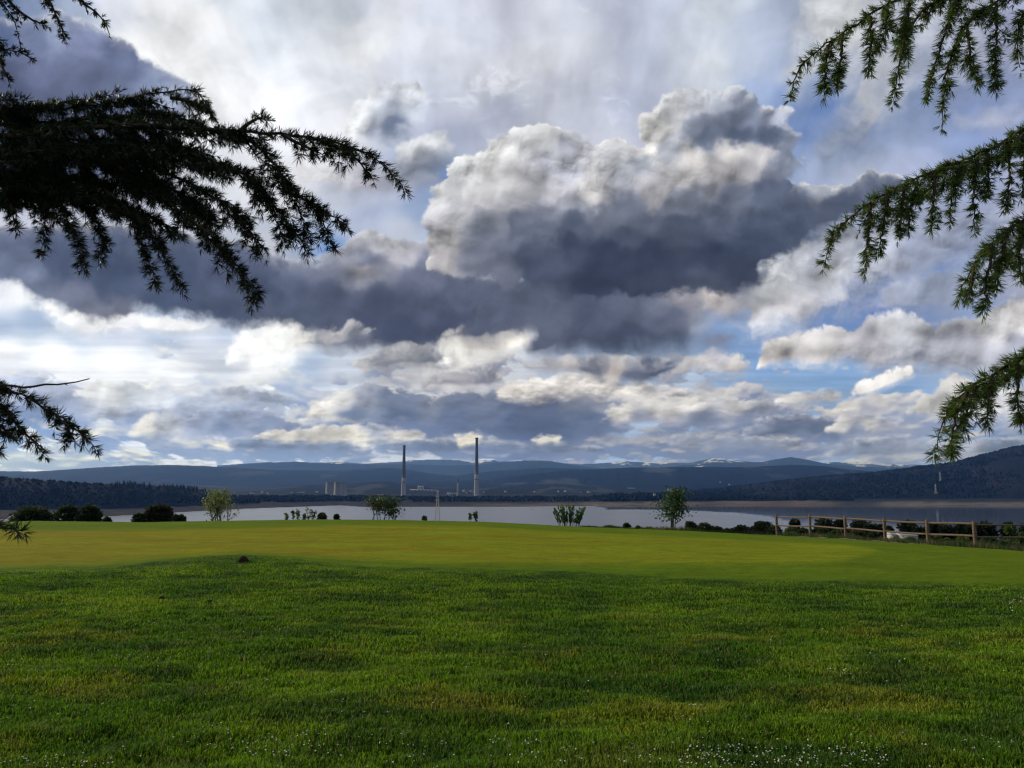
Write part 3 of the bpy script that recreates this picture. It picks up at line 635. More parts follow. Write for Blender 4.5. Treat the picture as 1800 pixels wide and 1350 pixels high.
def ground_z(x, y):
    """height of the land anywhere"""
    x = np.asarray(x, float); y = np.asarray(y, float)
    yy = np.maximum(y, .5); s = np.clip(x/yy, -2.2, 2.2)
    De = edgeD(s); Ze = edgeZ(s)
    t = np.clip((y-9)/(De-9), 0, 1)
    z = Ze*t**1.5
    z = z+.20*np.exp(-((x+6.1)/2.3)**2-((y-16.6)/2.0)**2)+.07*np.exp(-((x+1.5)/2.5)**2-((y-16)/2.5)**2)
    z = z-.05*np.exp(-((y-11)/3)**2)*np.sin(x*.35+1)
    near = np.clip(1-y/60, 0, 1)
    z = z+near*(.045*perlin(x*.55, y*.75, 3)+.028*perlin(x*1.6, y*2.3, 5)+.016*perlin(x*4.1, y*5.0, 8))
    d = y-De
    z = np.where(d > 0, z+interp(DROP, d)*np.clip(.6+.4*np.exp(-s*0), .5, 1), z)
    sd = shoreD(s); q = y-sd
    bank = interp([(-300, -6), (0, 0), (60, 5), (150, 13), (260, 17), (600, 24), (2000, 30), (6000, 40), (50000, 50)], q)
    far = ZL+bank+np.clip(q, 0, 400)/400*4*fbm(x/220, y/220, 4, 9)
    w = sstep(-320, -40, q)
    z = np.where(q > -320, z*(1-w)+far*w, z)
    return z
def smooth_D(d0, d1, r): return np.exp(np.linspace(math.log(d0), math.log(d1), r))

GREENA = np.array([.042, .092, .005]); GREENB = np.array([.080, .138, .007]); YELL = np.array([.200, .165, .022]); BROWN = np.array([.095, .070, .025]); DARKG = np.array([.012, .042, .008])
def lawn_tint(x, y):
    """turf colour of the rough grass: greens with worn yellow, brown and dark green patches"""
    n1 = fbm(x*.42+7, y*.42, 4, 21)[..., None]; n2 = fbm(x*.9, y*1.1, 4, 31)[..., None]; n3 = fbm(x*2.2, y*2.6, 3, 41)[..., None]; n4 = fbm(x*.22, y*.5+3, 3, 51)[..., None]
    c = GREENA+(GREENB-GREENA)*sstep(-.35, .4, n1+.5*n3)
    near = sstep(13.5, 6.5, y)[..., None]
    c = c+(YELL-c)*(sstep(.02, .42, n2+.5*n4)*(.08+.30*near))
    c = c+(BROWN-c)*(sstep(.12, .45, fbm(x*.8+40, y*1.3, 4, 61)[..., None]+.2*n3)*(.05+.26*near))
    c = c+(DARKG-c)*(sstep(-.05, .35, fbm(x*.75+90, y*1.3, 5, 71)[..., None]+.45*n3)*.70)
    return c

def make_ground():
    rad = np.concatenate([smooth_D(.6, 70, 330), smooth_D(72, 26500, 190)])
    s = np.concatenate([np.linspace(-2.2, -1.0, 24, endpoint=False), np.linspace(-1.0, 1.0, 430), np.linspace(1.0, 2.2, 25)[1:]])
    S, D = np.meshgrid(s, rad); X = S*D; Y = D
    Z = ground_z(X.ravel(), Y.ravel()).reshape(X.shape)
    p = px_of(S)
    tint = lawn_tint(X.ravel(), Y.ravel()).reshape(X.shape+(3,))*.62
    ff = sstep(12.2, 14.6, Y)[..., None]; tint = tint*(1+.75*ff)
    d = Y-edgeD(S); q = Y-shoreD(S)
    bank = np.array([.035, .055, .022]); scrub = np.array([.018, .022, .014])
    tint = np.where((d > 0)[..., None], bank*(1+.5*fbm(X*.5, Y*.5, 3, 5)[..., None]), tint)
    tint = np.where((d > 30)[..., None], scrub, tint)
    # drawdown shore: bare sand, reddish in places, darker and muddier on the left
    nn = fbm(X/260, Y/120, 5, 15)[..., None]
    lf = sstep(700, 1000, p)[..., None]
    sand = np.array([.030, .022, .020])*(1-lf)+np.array([.115, .094, .072])*lf
    red = sstep(1240, 1330, p)[..., None]*sstep(1500, 1400, p)[..., None]; sand = sand+(np.array([.12, .075, .055])-sand)*red*.6
    dk = sstep(1440, 1500, p)[..., None]*sstep(1560, 1530, p)[..., None]; sand = sand*(1-.65*dk)
    sand = sand*(1+.55*nn)
    sh = (sstep(-60, -5, q)*sstep(150, 110, q+45*fbm(X/180, Y/400, 4, 66)))[..., None]
    dirt = np.array([.05, .042, .03])
    valley = np.array([.014, .018, .014])+np.array([.06, .055, .03])*sstep(.30, .5, fbm(X/500, Y/900, 5, 77)[..., None])*sstep(2500, 6000, q)[..., None]*.8
    tint = np.where((q > -70)[..., None], valley, tint); tint = tint*(1-sh)+sand*sh
    # back half: simple apron behind the camera so the sheet is closed all round
    V = np.stack([X, Y, Z], -1).reshape(-1, 3); T = tint.reshape(-1, 3); nc = len(s); n0 = len(V)
    edge = np.concatenate([V[0:nc], ])                # first ring
    o = mesh('ground', V, grid_faces(len(rad), nc), M_LAWN, smooth=True, attrs={'tint': T}); tag(o, kind='structure')
    me = o.data; me.materials.append(M_LAND)
    mi = (np.repeat((rad[:-1] > 75), nc-1)).astype(np.int32); me.polygons.foreach_set('material_index', mi)
    # lawn behind and beside the camera
    rr = np.concatenate([[0], smooth_D(.6, 300, 40)]); th = np.radians(np.linspace(180-65.0, 360+65.0, 72))
    return o
make_ground()
def back_lawn():
    # continues the same sheet to the sides of and behind the camera
    a0 = math.atan2(1, 2.2); th = np.concatenate([np.linspace(-a0-.0, -math.pi/2, 10), np.linspace(-math.pi/2, -math.pi/2, 1)])
    th = np.linspace(math.pi-a0, 2*math.pi+a0, 90); r = np.concatenate([[.0], smooth_D(.65, 400, 60), smooth_D(500, 5500, 8)])
    T, Rr = np.meshgrid(th, r); X = Rr*np.cos(T); Y = Rr*np.sin(T)
    yy = np.abs(X)/2.2
    Z = ground_z(X.ravel(), np.maximum(Y, yy).ravel()).reshape(X.shape)*sstep(-40, 10, Y+0*X)*1.0
    Z = np.where(Rr > 60, Z, Z*1.0)-.004
    t = lawn_tint(X.ravel(), Y.ravel())*.62
    o = mesh('ground', np.stack([X, Y, Z], -1), grid_faces(len(r), len(th)), M_LAWN, smooth=True, attrs={'tint': t}); tag(o, kind='structure')
back_lawn()

# mown golf green with its collar, laid over the lawn
GF = [(-1500, 1003), (0, 1003), (120, 1001), (200, 998), (300, 986), (380, 979), (430, 976), (500, 980), (560, 990), (640, 998), (760, 1002), (900, 1004), (1100, 1012), (1200, 1018), (1500, 1024), (1800, 1031), (3000, 1050)]
YF = [(-900, 1000), (0, 998), (180, 992), (300, 978), (425, 970), (550, 978), (650, 986), (900, 990), (1200, 992), (1400, 992), (1480, 985), (1528, 974), (1540, 966), (1560, 940)]
YB = [(-900, 932), (0, 932), (200, 932), (420, 929), (600, 923), (700, 922), (850, 926), (1000, 935), (1100, 939), (1300, 949), (1450, 955), (1525, 962), (1540, 966), (1560, 990)]
def front_D(s):
    """where the column meets the front boundary of the mown area (by marching along the ground)"""
    p = px_of(s); yb = interp(GF, p)
    D = np.linspace(9, 26, 200)[None, :]; S = s[:, None]
    z = ground_z((S*D).ravel(), (D+0*S).ravel()).reshape(len(s), -1)
    sl = (z-EYE)/D; tgt = ray(p, yb)[1][:, None]
    k = np.argmax(sl > tgt, axis=1); return D[0, k]
_ss = np.linspace(-1.3, 1.5, 500); _fd = front_D(_ss); _k = np.ones(9)/9; _fd = np.convolve(np.pad(_fd, 4, 'edge'), _k, 'valid')
def frontD(s): return np.interp(s, _ss, _fd)
def make_green():
    s = np.linspace(-1.2, 1.4, 620); nr = 150
    f0 = frontD(s)+.12*fbm(s*60, s*0, 3, 4)+.1*fbm(s*200, s*0+3, 2, 6); f1 = edgeD(s)-.25
    t = np.linspace(0, 1, nr)[:, None]; D = f0*(1-t)+f1*t; X = s*D
    Z = ground_z(X.ravel(), D.ravel()).reshape(X.shape)+.012
    Z[0] -= .03; Z[-1] -= .05
    sl = (Z-EYE)/D; p = px_of(s)[None, :]+0*D
    py = 675-F*(sl*cP-sP)/(cP+sl*sP)
    nz = fbm(X*.35, D*.35, 4, 12)*5+fbm(X*2, D*1.4, 3, 13)*3
    f = sstep(-5, 5, interp(YF, p)+nz-py)*sstep(-3.0, 3.5, py-interp(YB, p)+nz*.4)*sstep(1560, 1525, p+nz)
    col = np.array([.104, .152, .008])*(1+.16*fbm(X*.3, D*.3, 4, 17)[..., None]); yel = np.array([.200, .183, .011])
    n = fbm(X*.22, D*.5, 5, 18)[..., None]
    yel = yel*(1+.28*n)+np.array([-.03, .018, 0])*sstep(-.1, .5, n+ (p[..., None]-500)/1700)
    tint = col*(1-f[..., None])+yel*f[..., None]
    # band of thicker grass before the collar on the right and the seam at the front edge
    fr = np.exp(-((D-f0)/1.1))[..., None]; tint = tint+(np.array([.075, .130, .010])-tint)*fr*.75
    o = mesh('putting_green', np.stack([X, D, Z], -1), grid_faces(nr, len(s)), M_GREEN, smooth=True, attrs={'tint': tint.reshape(-1, 3)})
    tag(o, kind='structure')
make_green()
def make_path():
    p = np.linspace(1318, 1640, 90); s = ray(p, 945)[0]; D1 = edgeD(s)-.05; w = interp([(1318, .05), (1350, .5), (1560, .5), (1640, .08)], p)
    rows = [D1-w*k for k in (1, .66, .33, 0)]
    V = np.stack([np.stack([s*D, D, ground_z(s*D, D)+.03], -1) for D in rows]); o = mesh('path', V.reshape(-1, 3), grid_faces(4, 90), M_PATH, smooth=True); tag(o, kind='structure')
make_path()

# ------------------------------------------------------------------ grass blades, daisies, molehills
def make_grass(n_blades=640000):
    # density falls with distance; patches and tussocks vary height
    s = R.uniform(-1.10, 1.12, n_blades*2); u = R.rand(n_blades*2)
    a, b = 3.6, 18.5
    D = a*(b/a)**(u**.82)
    fd = frontD(s)+.45*R.randn(len(s))-.1
    k = (D < fd) & (D > 3.4); s = s[k][:n_blades]; D = D[k][:n_blades]
    x = s*D; y = D
    # pull blades together into small tufts
    cx = np.round(x/.07+.6*perlin(x*3, y*3, 2))*.07; cy = np.round(y/.08+.6*perlin(x*3+9, y*3, 4))*.08
    g = .35*R.rand(len(x)); x = x*(1-g)+cx*g; y = y*(1-g)+cy*g
    z = ground_z(x, y)
    tus = fbm(x*1.7, y*2.1, 5, 81, .6); h = (.018+.042*np.clip(.35+1.3*tus, 0, 1.3)+.016*R.rand(len(x)))*interp([(3.5, 1), (11, .95), (16, .7)], y)*np.clip(.30+.45*(frontD(x/y)-y), .25, 1)
    w = .0013+.00038*y; ang = R.uniform(0, np.pi, len(x)); lean = R.uniform(.1, .95, len(x)); la = R.uniform(0, 2*np.pi, len(x))
    wx = np.cos(ang)*w; wy = np.sin(ang)*w
    lx = np.cos(la)*lean*h; ly = np.sin(la)*lean*h
    B = np.stack([x, y, z-.006], -1)
    W = np.stack([wx, wy, 0*wx], -1)
    mid = B+np.stack([lx*.35, ly*.35, h*.62+.006], -1); tip = B+np.stack([lx, ly, h*np.sqrt(np.clip(1.1-lean*.6, .3, 1))+.006], -1)
    V = np.stack([B-W, B+W, mid-W*.8, mid+W*.8, tip], 1).reshape(-1, 3)
    i = np.arange(len(x))[:, None]*5
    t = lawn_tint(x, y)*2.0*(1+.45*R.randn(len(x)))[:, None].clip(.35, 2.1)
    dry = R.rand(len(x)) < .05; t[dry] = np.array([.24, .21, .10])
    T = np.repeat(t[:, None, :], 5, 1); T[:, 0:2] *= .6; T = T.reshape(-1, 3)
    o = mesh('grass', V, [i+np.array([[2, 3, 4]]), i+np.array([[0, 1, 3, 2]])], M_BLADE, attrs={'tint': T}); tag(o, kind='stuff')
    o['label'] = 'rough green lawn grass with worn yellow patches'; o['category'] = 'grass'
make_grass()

# ------------------------------------------------------------------ lake
def make_water():
    s = np.linspace(-1.6, 1.7, 300); D = smooth_D(1000, 3400, 60)
    S, DD = np.meshgrid(s, D); V = np.stack([S*DD, DD, 0*DD+ZL], -1).reshape(-1, 3)
    p = px_of(S); sl = (ZL-EYE)/DD; yw = 675-F*(sl*cP-sP)/(cP+sl*sP)
    yb = interp([(0, 870), (1000, 880), (1040, 886), (1065, 896), (1230, 899), (1300, 903), (1350, 908), (1400, 922), (1440, 960), (3000, 990)], p)
    ruf = sstep(-2.0, 2.5, yw-yb+2.2*fbm(S*DD/300, DD/60, 3, 2))
    o = mesh('water', V, grid_faces(len(D), len(s)), M_WATER, attrs={'ruffle': (.10+.90*ruf).ravel()}); tag(o, kind='structure')
make_water()

# ------------------------------------------------------------------ hills and mountains
def m_hill(k):
    a = k.attr('tint').outputs['Color']; k.set(a, .95, .03)
M_HILL = mat('hillside', m_hill)
def hill(name, tab, Dc, front, back, forest, field=None, fcov=.3, rough=.10, rr=(300, 26), seed=1, p0=None, p1=None, base=None, snow=None, Dvar=0, texs=400.):
    """ridge whose skyline passes through the given photo points, with real depth in front and behind"""
    tab = np.array(tab, float); p0 = tab[0, 0] if p0 is None else p0; p1 = tab[-1, 0] if p1 is None else p1
    nc, nr = rr; p = np.linspace(p0, p1, nc); s = ray(p, 850)[0]
    base = -46. if base is None else base
    yc = interp(tab, p)+.5*perlin(p/9., p*0, seed)+.35*perlin(p/3.5, p*0, seed+2)
    Dcr = (Dc(s) if callable(Dc) else Dc)*(1+Dvar*perlin(p/160., p*0, seed+5))
    zc = zat(p, yc, Dcr)
    t = np.linspace(-1, 1, nr)[:, None]
    D = Dcr+np.where(t < 0, t*front, t*back)
    X = s*D
    prof = np.where(t < 0, (1+t)**.9*(2-(1+t)**.9)**.35, 1-t*t*(3-2*np.abs(t)))
    prof = prof/prof.max()
    n = fbm(X/(front*.35), D/(front*.5), 7, seed+11, .6)-.5*np.abs(perlin(X/(front*.28), D/(front*.7), seed+51))
    Z = base+(zc-base)*prof
    side = np.clip(1-t*t, 0, 1)
    Z = Z+(zc-base)*rough*n*side*np.where(t < 0, -t*1.6, t*1.6)
    Z[nr//2] = zc
    sl = (Z-EYE)/D; lim = (zc-EYE)/Dcr
    Z = np.where(sl > lim+.0001, EYE+(lim-.0002)*D, Z)
    # colour of the cover
    T = np.zeros(X.shape+(3,))+np.array(forest)
    g = fbm(X/texs, D/(texs*1.5), 6, seed+21, .6)[..., None]
    T = T*(1+.9*g)
    if field is not None:
        m = sstep(1-fcov*1.0-.55, 1-fcov*1.0-.40, fbm(X/(texs*1.6), D/(texs*3.4), 5, seed+31, .55)[..., None]+.15)
        T = T*(1-m)+np.array(field)*m
    if snow is not None:
        m = snow(px_of(X/D), (Z-base)/(zc-base+1), fbm(X/620., D/620., 6, seed+41, .6))[..., None]
        T = T*(1-m)+np.array([.62, .66, .74])*m
    o = mesh(name, np.stack([X, D, Z], -1), grid_faces(nr, nc), M_HILL, smooth=True, attrs={'tint': T.reshape(-1, 3)})
    return tag(o, kind='structure')

H_LEFT = [(-700, 820), (-300, 832), (-100, 836), (0, 839), (40, 842), (90, 846), (150, 850), (200, 852), (260, 854), (320, 858), (370, 864), (400, 869), (430, 874), (455, 880)]
H_RIGHT = [(1000, 873), (1060, 870), (1150, 868), (1220, 862), (1280, 857), (1320, 852), (1380, 844), (1427, 839), (1500, 833), (1540, 829.5), (1587, 824), (1640, 816.5), (1675, 813), (1707, 805), (1747, 795), (1779, 787), (1800, 783), (1900, 772), (2050, 768), (2300, 780), (2600, 800)]
def snow_fn(bands):
    def f(p, h, n):
        m = 0*p
        for a, b, lo in bands: m = np.maximum(m, sstep(a-12, a+8, p)*sstep(b+12, b-8, p)*sstep(lo-.04, lo+.05, h+n*.9))
        return m
    return f
FOREST = (.012, .017, .012); MID = (.018, .024, .018)  # dark forest colours of the hills below stand in for cloud shadow
LEFT_D = lambda s: shoreD(s)+480
hill('hill', H_LEFT, LEFT_D, 300, 900, (.008, .010, .008), (.022, .020, .013), .10, .12, (260, 30), 3, base=-50, Dvar=.0, texs=60.)
hill('hill', H_RIGHT, 5200, 1700, 2500, (.006, .008, .008), (.018, .016, .018), .16, .20, (420, 44), 7, base=-50, Dvar=.05, texs=230.)
hill('hill', [(350, 868), (420, 862), (480, 857), (540, 852), (600, 851), (650, 847), (680, 846), (720, 851), (770, 857), (830, 855), (900, 851), (980, 850), (1060, 855), (1150, 860), (1240, 862), (1300, 866)], 7200, 2400, 2000, (.007, .010, .011), (.04, .042, .035), .18, .10, (300, 30), 13, texs=260.)
hill('hill', [(-600, 850), (0, 852), (120, 848), (300, 850), (420, 856), (560, 862)], 7600, 1500, 2000, MID, (.06, .06, .04), .18, .10, (200, 20), 17, texs=300.)
hill('hill', [(640, 851), (700, 849), (780, 846), (860, 843), (900, 838), (950, 831), (1000, 826.5), (1060, 824), (1110, 821.5), (1170, 821), (1230, 820.5), (1300, 821), (1360, 818.5), (1400, 816.5), (1450, 819), (1500, 825), (1540, 829), (1600, 832), (1800, 838), (2200, 838)], 9500, 2200, 2600, (.006, .009, .012), (.05, .055, .05), .14, .12, (420, 40), 23, texs=420., Dvar=.04)
hill('hill', [(-500, 830), (-200, 829), (0, 828), (60, 828.5), (110, 825.5), (160, 822), (230, 818), (300, 817), (360, 819), (420, 822), (480, 826), (560, 827), (600, 826.5), (640, 823), (680, 822), (720, 826), (760, 833), (800, 836), (840, 831), (880, 827), (960, 822), (1040, 824), (1100, 830), (1200, 840)], 12500, 3200, 3000, (.011, .016, .018), (.04, .045, .04), .12, .12, (420, 40), 29, texs=600., Dvar=.05)
hill('hill', [(350, 824), (400, 819), (430, 815.5), (480, 812.5), (520, 811), (560, 814), (600, 815), (660, 816), (720, 816), (780, 818), (840, 817), (870, 813), (920, 809), (965, 809.5), (1010, 818), (1060, 823), (1150, 822), (1225, 816), (1260, 812), (1300, 812), (1340, 812), (1365, 807), (1393, 803), (1420, 807.5), (1450, 814), (1500, 819), (1560, 822), (1700, 816), (1900, 818)], 17500, 3500, 3500, (.030, .038, .034), None, 0, .12, (420, 34), 37, texs=900., Dvar=.04,
     snow=snow_fn([(1228, 1345, 1.10)]))
hill('hill', [(380, 818), (470, 812), (500, 813.5), (560, 813), (600, 812), (640, 815), (690, 812), (720, 809), (760, 807.5), (800, 808.5), (830, 811), (860, 808), (900, 812), (960, 812), (1020, 816), (1060, 814), (1085, 812), (1100, 810.5), (1125, 812), (1145, 811.5), (1170, 813), (1210, 814), (1250, 806), (1270, 805), (1300, 809), (1340, 814), (1440, 813), (1470, 811.5), (1500, 813), (1530, 811.5), (1560, 815), (1650, 818), (1800, 815), (2000, 815)], 23500, 3500, 2500, (.05, .06, .06), None, 0, .12, (620, 40), 43, texs=900., Dvar=.03,
     snow=snow_fn([(480, 640, 1.12), (690, 720, 1.10), (815, 880, 1.04), (1060, 1180, 1.0), (1225, 1320, 1.05), (1440, 1600, .92)]))

# ------------------------------------------------------------------ woods: many crowns too far away to count
def m_wood(k):
    a = k.attr('tint').outputs['Color']; n = k.noise(.35, 3, k.pos(), .7)
    k.set(k.mix(k.ramp(n, [(.35, (0, 0, 0)), (.7, (1, 1, 1))]), k.mix(1.0, a, (.75, .75, .75), 'MULTIPLY'), k.mix(1.0, a, (1.25, 1.25, 1.2), 'MULTIPLY')), .95, .02)
M_WOOD = mat('far_foliage', m_wood)
def crowns(name, pts, h, w, tints, cone, label):
    """one object of many ragged low-poly crowns; h, w, cone per tree"""
    n = len(pts); ring = 6; rows = 4
    th = np.arange(ring)*2*np.pi/ring
    t = np.array([0, .30, .65, 1.0])
    tt = t[None, :, None]; c = cone[:, None, None]
    rad = (1-c)*np.sqrt(np.clip(1-(1.9*tt-.9)**2, .02, 1))+c*np.clip(1.02-tt, .02, 1)*(1+.1*np.sin(tt*9))
    rad = rad*w[:, None, None]*(1+.30*R.randn(n, rows, ring)).clip(.4, 1.6)
    a = th[None, None, :]+R.uniform(0, 6, (n, 1, 1))
    x = pts[:, 0, None, None]+rad*np.cos(a); y = pts[:, 1, None, None]+rad*np.sin(a)
    z = pts[:, 2, None, None]+h[:, None, None]*(tt+.06*R.randn(n, rows, ring))
    V = np.stack([x, y, z], -1).reshape(-1, 3)
    f = grid_faces(rows, ring, True); top = np.array([[18, 19, 20, 21], [18, 21, 22, 23]])
    f = np.concatenate([f, top]); Fc = (np.arange(n)[:, None, None]*rows*ring+f[None]).reshape(-1, 4)
    T = np.repeat(tints, rows*ring, 0)
    o = mesh(name, V, Fc, M_WOOD, attrs={'tint': T}); tag(o, label, 'wood', kind='stuff'); return o
def wood_on_hill(tab, Dc, front, base, n, seed, hgt, label, conepart=.5, t0=-.95, t1=.12, pa=None, pb=None):
    r = np.random.RandomState(seed); p = r.uniform(pa, pb, n); t = r.uniform(t0, t1, n)
    t[:n//5] = r.uniform(-.12, .02, n//5)
    s = ray(p, 850)[0]; Dc = Dc(s) if callable(Dc) else Dc; D = Dc+np.where(t < 0, t*front, t*900)
    zc = zat(p, interp(tab, p), Dc)
    prof = np.where(t < 0, (1+t)**.9*(2-np.abs(1+t)**.9)**.35, 1-t*t*(3-2*np.abs(t)))
    z = base+(zc-base)*prof-2
    h = hgt*r.uniform(.6, 1.25, n)*(1+.35*fbm(p/14., p*0, 3, seed+3)); cone = (r.rand(n) < conepart+.5*perlin(p/60., p*0, seed+4)).astype(float)*r.uniform(.6, 1, n)
    w = h*np.where(cone > 0, .26, .42)*r.uniform(.8, 1.2, n)
    g = np.array([.0045, .0066, .0055])*(1+.25*r.randn(n, 1)).clip(.4, 2.2)*(1+.8*fbm(p/50., t*3, 4, seed+9)[:, None])+np.array([.006, .006, .002])*(r.rand(n, 1) < .2)  # crown colour darkened as if under cloud shadow
    return crowns('woodland', np.stack([s*D, D, z], -1), h, w, g, cone, label)
wood_on_hill([(p, y+5.5) for p, y in H_LEFT], LEFT_D, 300, -50, 5200, 5, 13., 'dark wooded slope on the left shore of the lake', .45, pa=-350, pb=452)
# tall conifers standing out of the left wood
def conifer_row():
    r = np.random.RandomState(8); n = 150; p = r.uniform(195, 425, n); p[:40] = r.uniform(200, 300, 40)
    s = ray(p, 850)[0]; D = LEFT_D(s)-60+r.uniform(-60, 60, n)
    ytop = interp([(190, 850), (205, 846), (215, 844), (232, 845), (245, 849), (258, 846), (275, 852), (290, 850), (320, 851), (360, 856), (380, 864), (425, 872)], p)+r.uniform(-1.5, 3.5, n)
    zt = zat(p, ytop, D); h = r.uniform(13, 20, n)
    g = np.array([.010, .018, .009])*(1+.4*r.randn(n, 1)).clip(.5, 2)
    crowns('woodland', np.stack([s*D, D, zt-h], -1), h, h*.20, g, np.full(n, .9), 'taller conifers along the crest of the left wood')
conifer_row()
def shore_wood():
    r = np.random.RandomState(9); n = 9000
    p = r.uniform(330, 1500, n); dd = r.rand(n)**1.5
    D = shoreD(ray(p, 870)[0])+190+dd*700
    s = ray(p, 870)[0]; x = s*D
    z = ground_z(x, D)-1
    h = r.uniform(7, 15, n)*(1+.5*fbm(p/30., D/300, 3, 3)); h = h*interp([(330, 1), (430, 1.0), (600, 1.0), (720, .75), (1040, .7), (1075, 1.6), (1250, 1.5), (1340, 1.2), (1500, 1)], p)
    keep = r.rand(n) < interp([(330, 1), (680, 1), (760, .6), (1040, .55), (1060, 1), (1500, 1)], p); keep &= fbm(p/26., D/160, 3, 6) > -.22
    g = np.array([.006, .009, .006])*(1+.5*r.randn(n, 1)).clip(.4, 2.2)
    crowns('woodland', np.stack([x, D, z], -1)[keep], h[keep], (h*.42)[keep], g[keep], (r.rand(n)*.3)[keep], 'low dark trees along the far shore above the bare bank')
shore_wood()
wood_on_hill([(p, y+1.5) for p, y in H_RIGHT], 5200, 1700, -50, 12000, 6, 12., 'dark forest covering the big right hill', .2, t0=-.98, t1=.05, pa=1010, pb=2100)

# ------------------------------------------------------------------ power station and pylons
def m_conc(lo, hi, z0, z1):
    def f(k):
        g = k.N('ShaderNodeNewGeometry'); sp = k.N('ShaderNodeSeparateXYZ'); k.L(g.outputs['Position'], sp.inputs[0])
        r = k.N('ShaderNodeMapRange'); r.inputs['From Min'].default_value = z0; r.inputs['From Max'].default_value = z1; k.L(sp.outputs[2], r.inputs[0])
        n = k.noise(.05, 5, k.pos((1, 1, .12)), .6)
        c = k.ramp(r.outputs[0], [(0, lo), (1, hi)])
        k.set(k.mix(k.ramp(n, [(.3, (0, 0, 0)), (.7, (1, 1, 1))]), k.mix(1.0, c, (.8, .8, .8), 'MULTIPLY'), k.mix(1.0, c, (1.2, 1.2, 1.2), 'MULTIPLY')), .9, .1)
    return f
M_STACK = mat('stack_concrete', m_conc((.34, .34, .34), (.30, .30, .30), -40, 60))
M_DARK = mat('sooty_concrete', m_conc((.12, .122, .13), (.085, .088, .098), 60, 260))
M_TOWER = mat('tower_concrete', m_conc((.30, .29, .29), (.22, .22, .23), -40, 40))
M_STEEL = mat('galvanised_steel', lambda k: k.set((.42, .43, .44), .5, .5))
M_WHITE = mat('white_wall', lambda k: k.set(k.ramp(k.noise(1.2, 4, k.pos(), .6), [(.3, (.36, .36, .35)), (.7, (.52, .52, .50))]), .85, .2))
M_ROOFT = mat('roof_tiles', lambda k: k.set(k.ramp(k.noise(2.2, 4, k.pos(), .6), [(.3, (.16, .09, .07)), (.7, (.26, .15, .11))]), .85, .2))
M_GLASS = mat('window_dark', lambda k: k.set((.02, .025, .03), .2, .5))

def chimney(px, ytop, ybase, D, r0, r1, label, plat=3, split=.42):
    x, y, zb = at(px, ybase, D); zt = zat(px, ytop, D); zb -= 6; H = zt-zb
    o = empty('chimney', (x, y, zb), label, 'chimney')
    n = 14; t = np.linspace(0, 1, n); rr = r1+(r0-r1)*(1-t)**1.35
    ks = int(round(split*(n-1)))
    lo = MB().tube([(x, y, zb+H*v) for v in t[:ks+1]], rr[:ks+1], 20); lo.build('lower_shaft', M_STACK, o, True)
    up_ = MB().tube([(x, y, zb+H*v) for v in t[ks:]], rr[ks:]*1.002, 20); up_.build('upper_shaft', M_DARK, o, True)
    MB().tube([(x, y, zt-5), (x, y, zt-4.5), (x, y, zt), (x, y, zt+.6)], [r1*1.02, r1*1.28, r1*1.28, r1*.9], 20).build('rim', M_DARK, o)
    for k in range(plat):
        v = .30+.22*k; rv = r1+(r0-r1)*(1-v)**1.35
        MB().tube([(x, y, zb+H*v), (x, y, zb+H*v+.5), (x, y, zb+H*v+3), (x, y, zb+H*v+3.1)], [rv*1.0, rv*1.18, rv*1.18, rv*1.0], 20).build('platform', M_DARK, o)
    return o
chimney(709, 783, 874, 4050, 13.5, 6.4, 'shorter and further left of the two tall power station chimneys')
chimney(837.5, 769.5, 873, 4050, 13.5, 6.8, 'tallest chimney, the right one of the two tall stacks')
chimney(804.5, 841, 873, 4000, 5.5, 3.6, 'small slim pale chimney just left of the tallest stack', 1, .8)
def cooling_tower(px, y0, y1, D, wpx, label):
    x, y, zb = at(px, y1, D); zt = zat(px, y0, D); zb -= 10; H = zt-zb; r = wpx/2/F*D
    o = empty('cooling_tower', (x, y, zb), label, 'cooling tower', 'cooling towers of the power station')
    t = np.linspace(.06, 1, 16); rr = r*(1.0+.10*(1-t)**2)
    MB().tube([(x, y, zb+H*v) for v in t], rr, 36, cap=False).build('shell', M_TOWER, o, True)
    MB().tube([(x, y, zt-2.2), (x, y, zt-2), (x, y, zt+.8), (x, y, zt+.9)], [rr[-1], rr[-1]+1.0, rr[-1]+1.0, rr[-1]-.8], 36, cap=False).build('rim', M_TOWER, o)
    c = MB()
    for k in range(30):
        a = k*2*math.pi/30; b = (k+.5)*2*math.pi/30
        for q in (-1, 1):
            c.tube([(x+math.cos(a)*rr[0]*1.05, y+math.sin(a)*rr[0]*1.05, zb), (x+math.cos(a+q*.105)*rr[0], y+math.sin(a+q*.105)*rr[0], zb+H*.065)], .5, 4)
    c.build('column_ring', M_TOWER, o)
cooling_tower(581.5, 847.3, 869, 3950, 18, 'left cooling tower, partly behind its neighbour')
cooling_tower(598, 847.3, 869, 3780, 21, 'right cooling tower, nearer and wider of the pair')

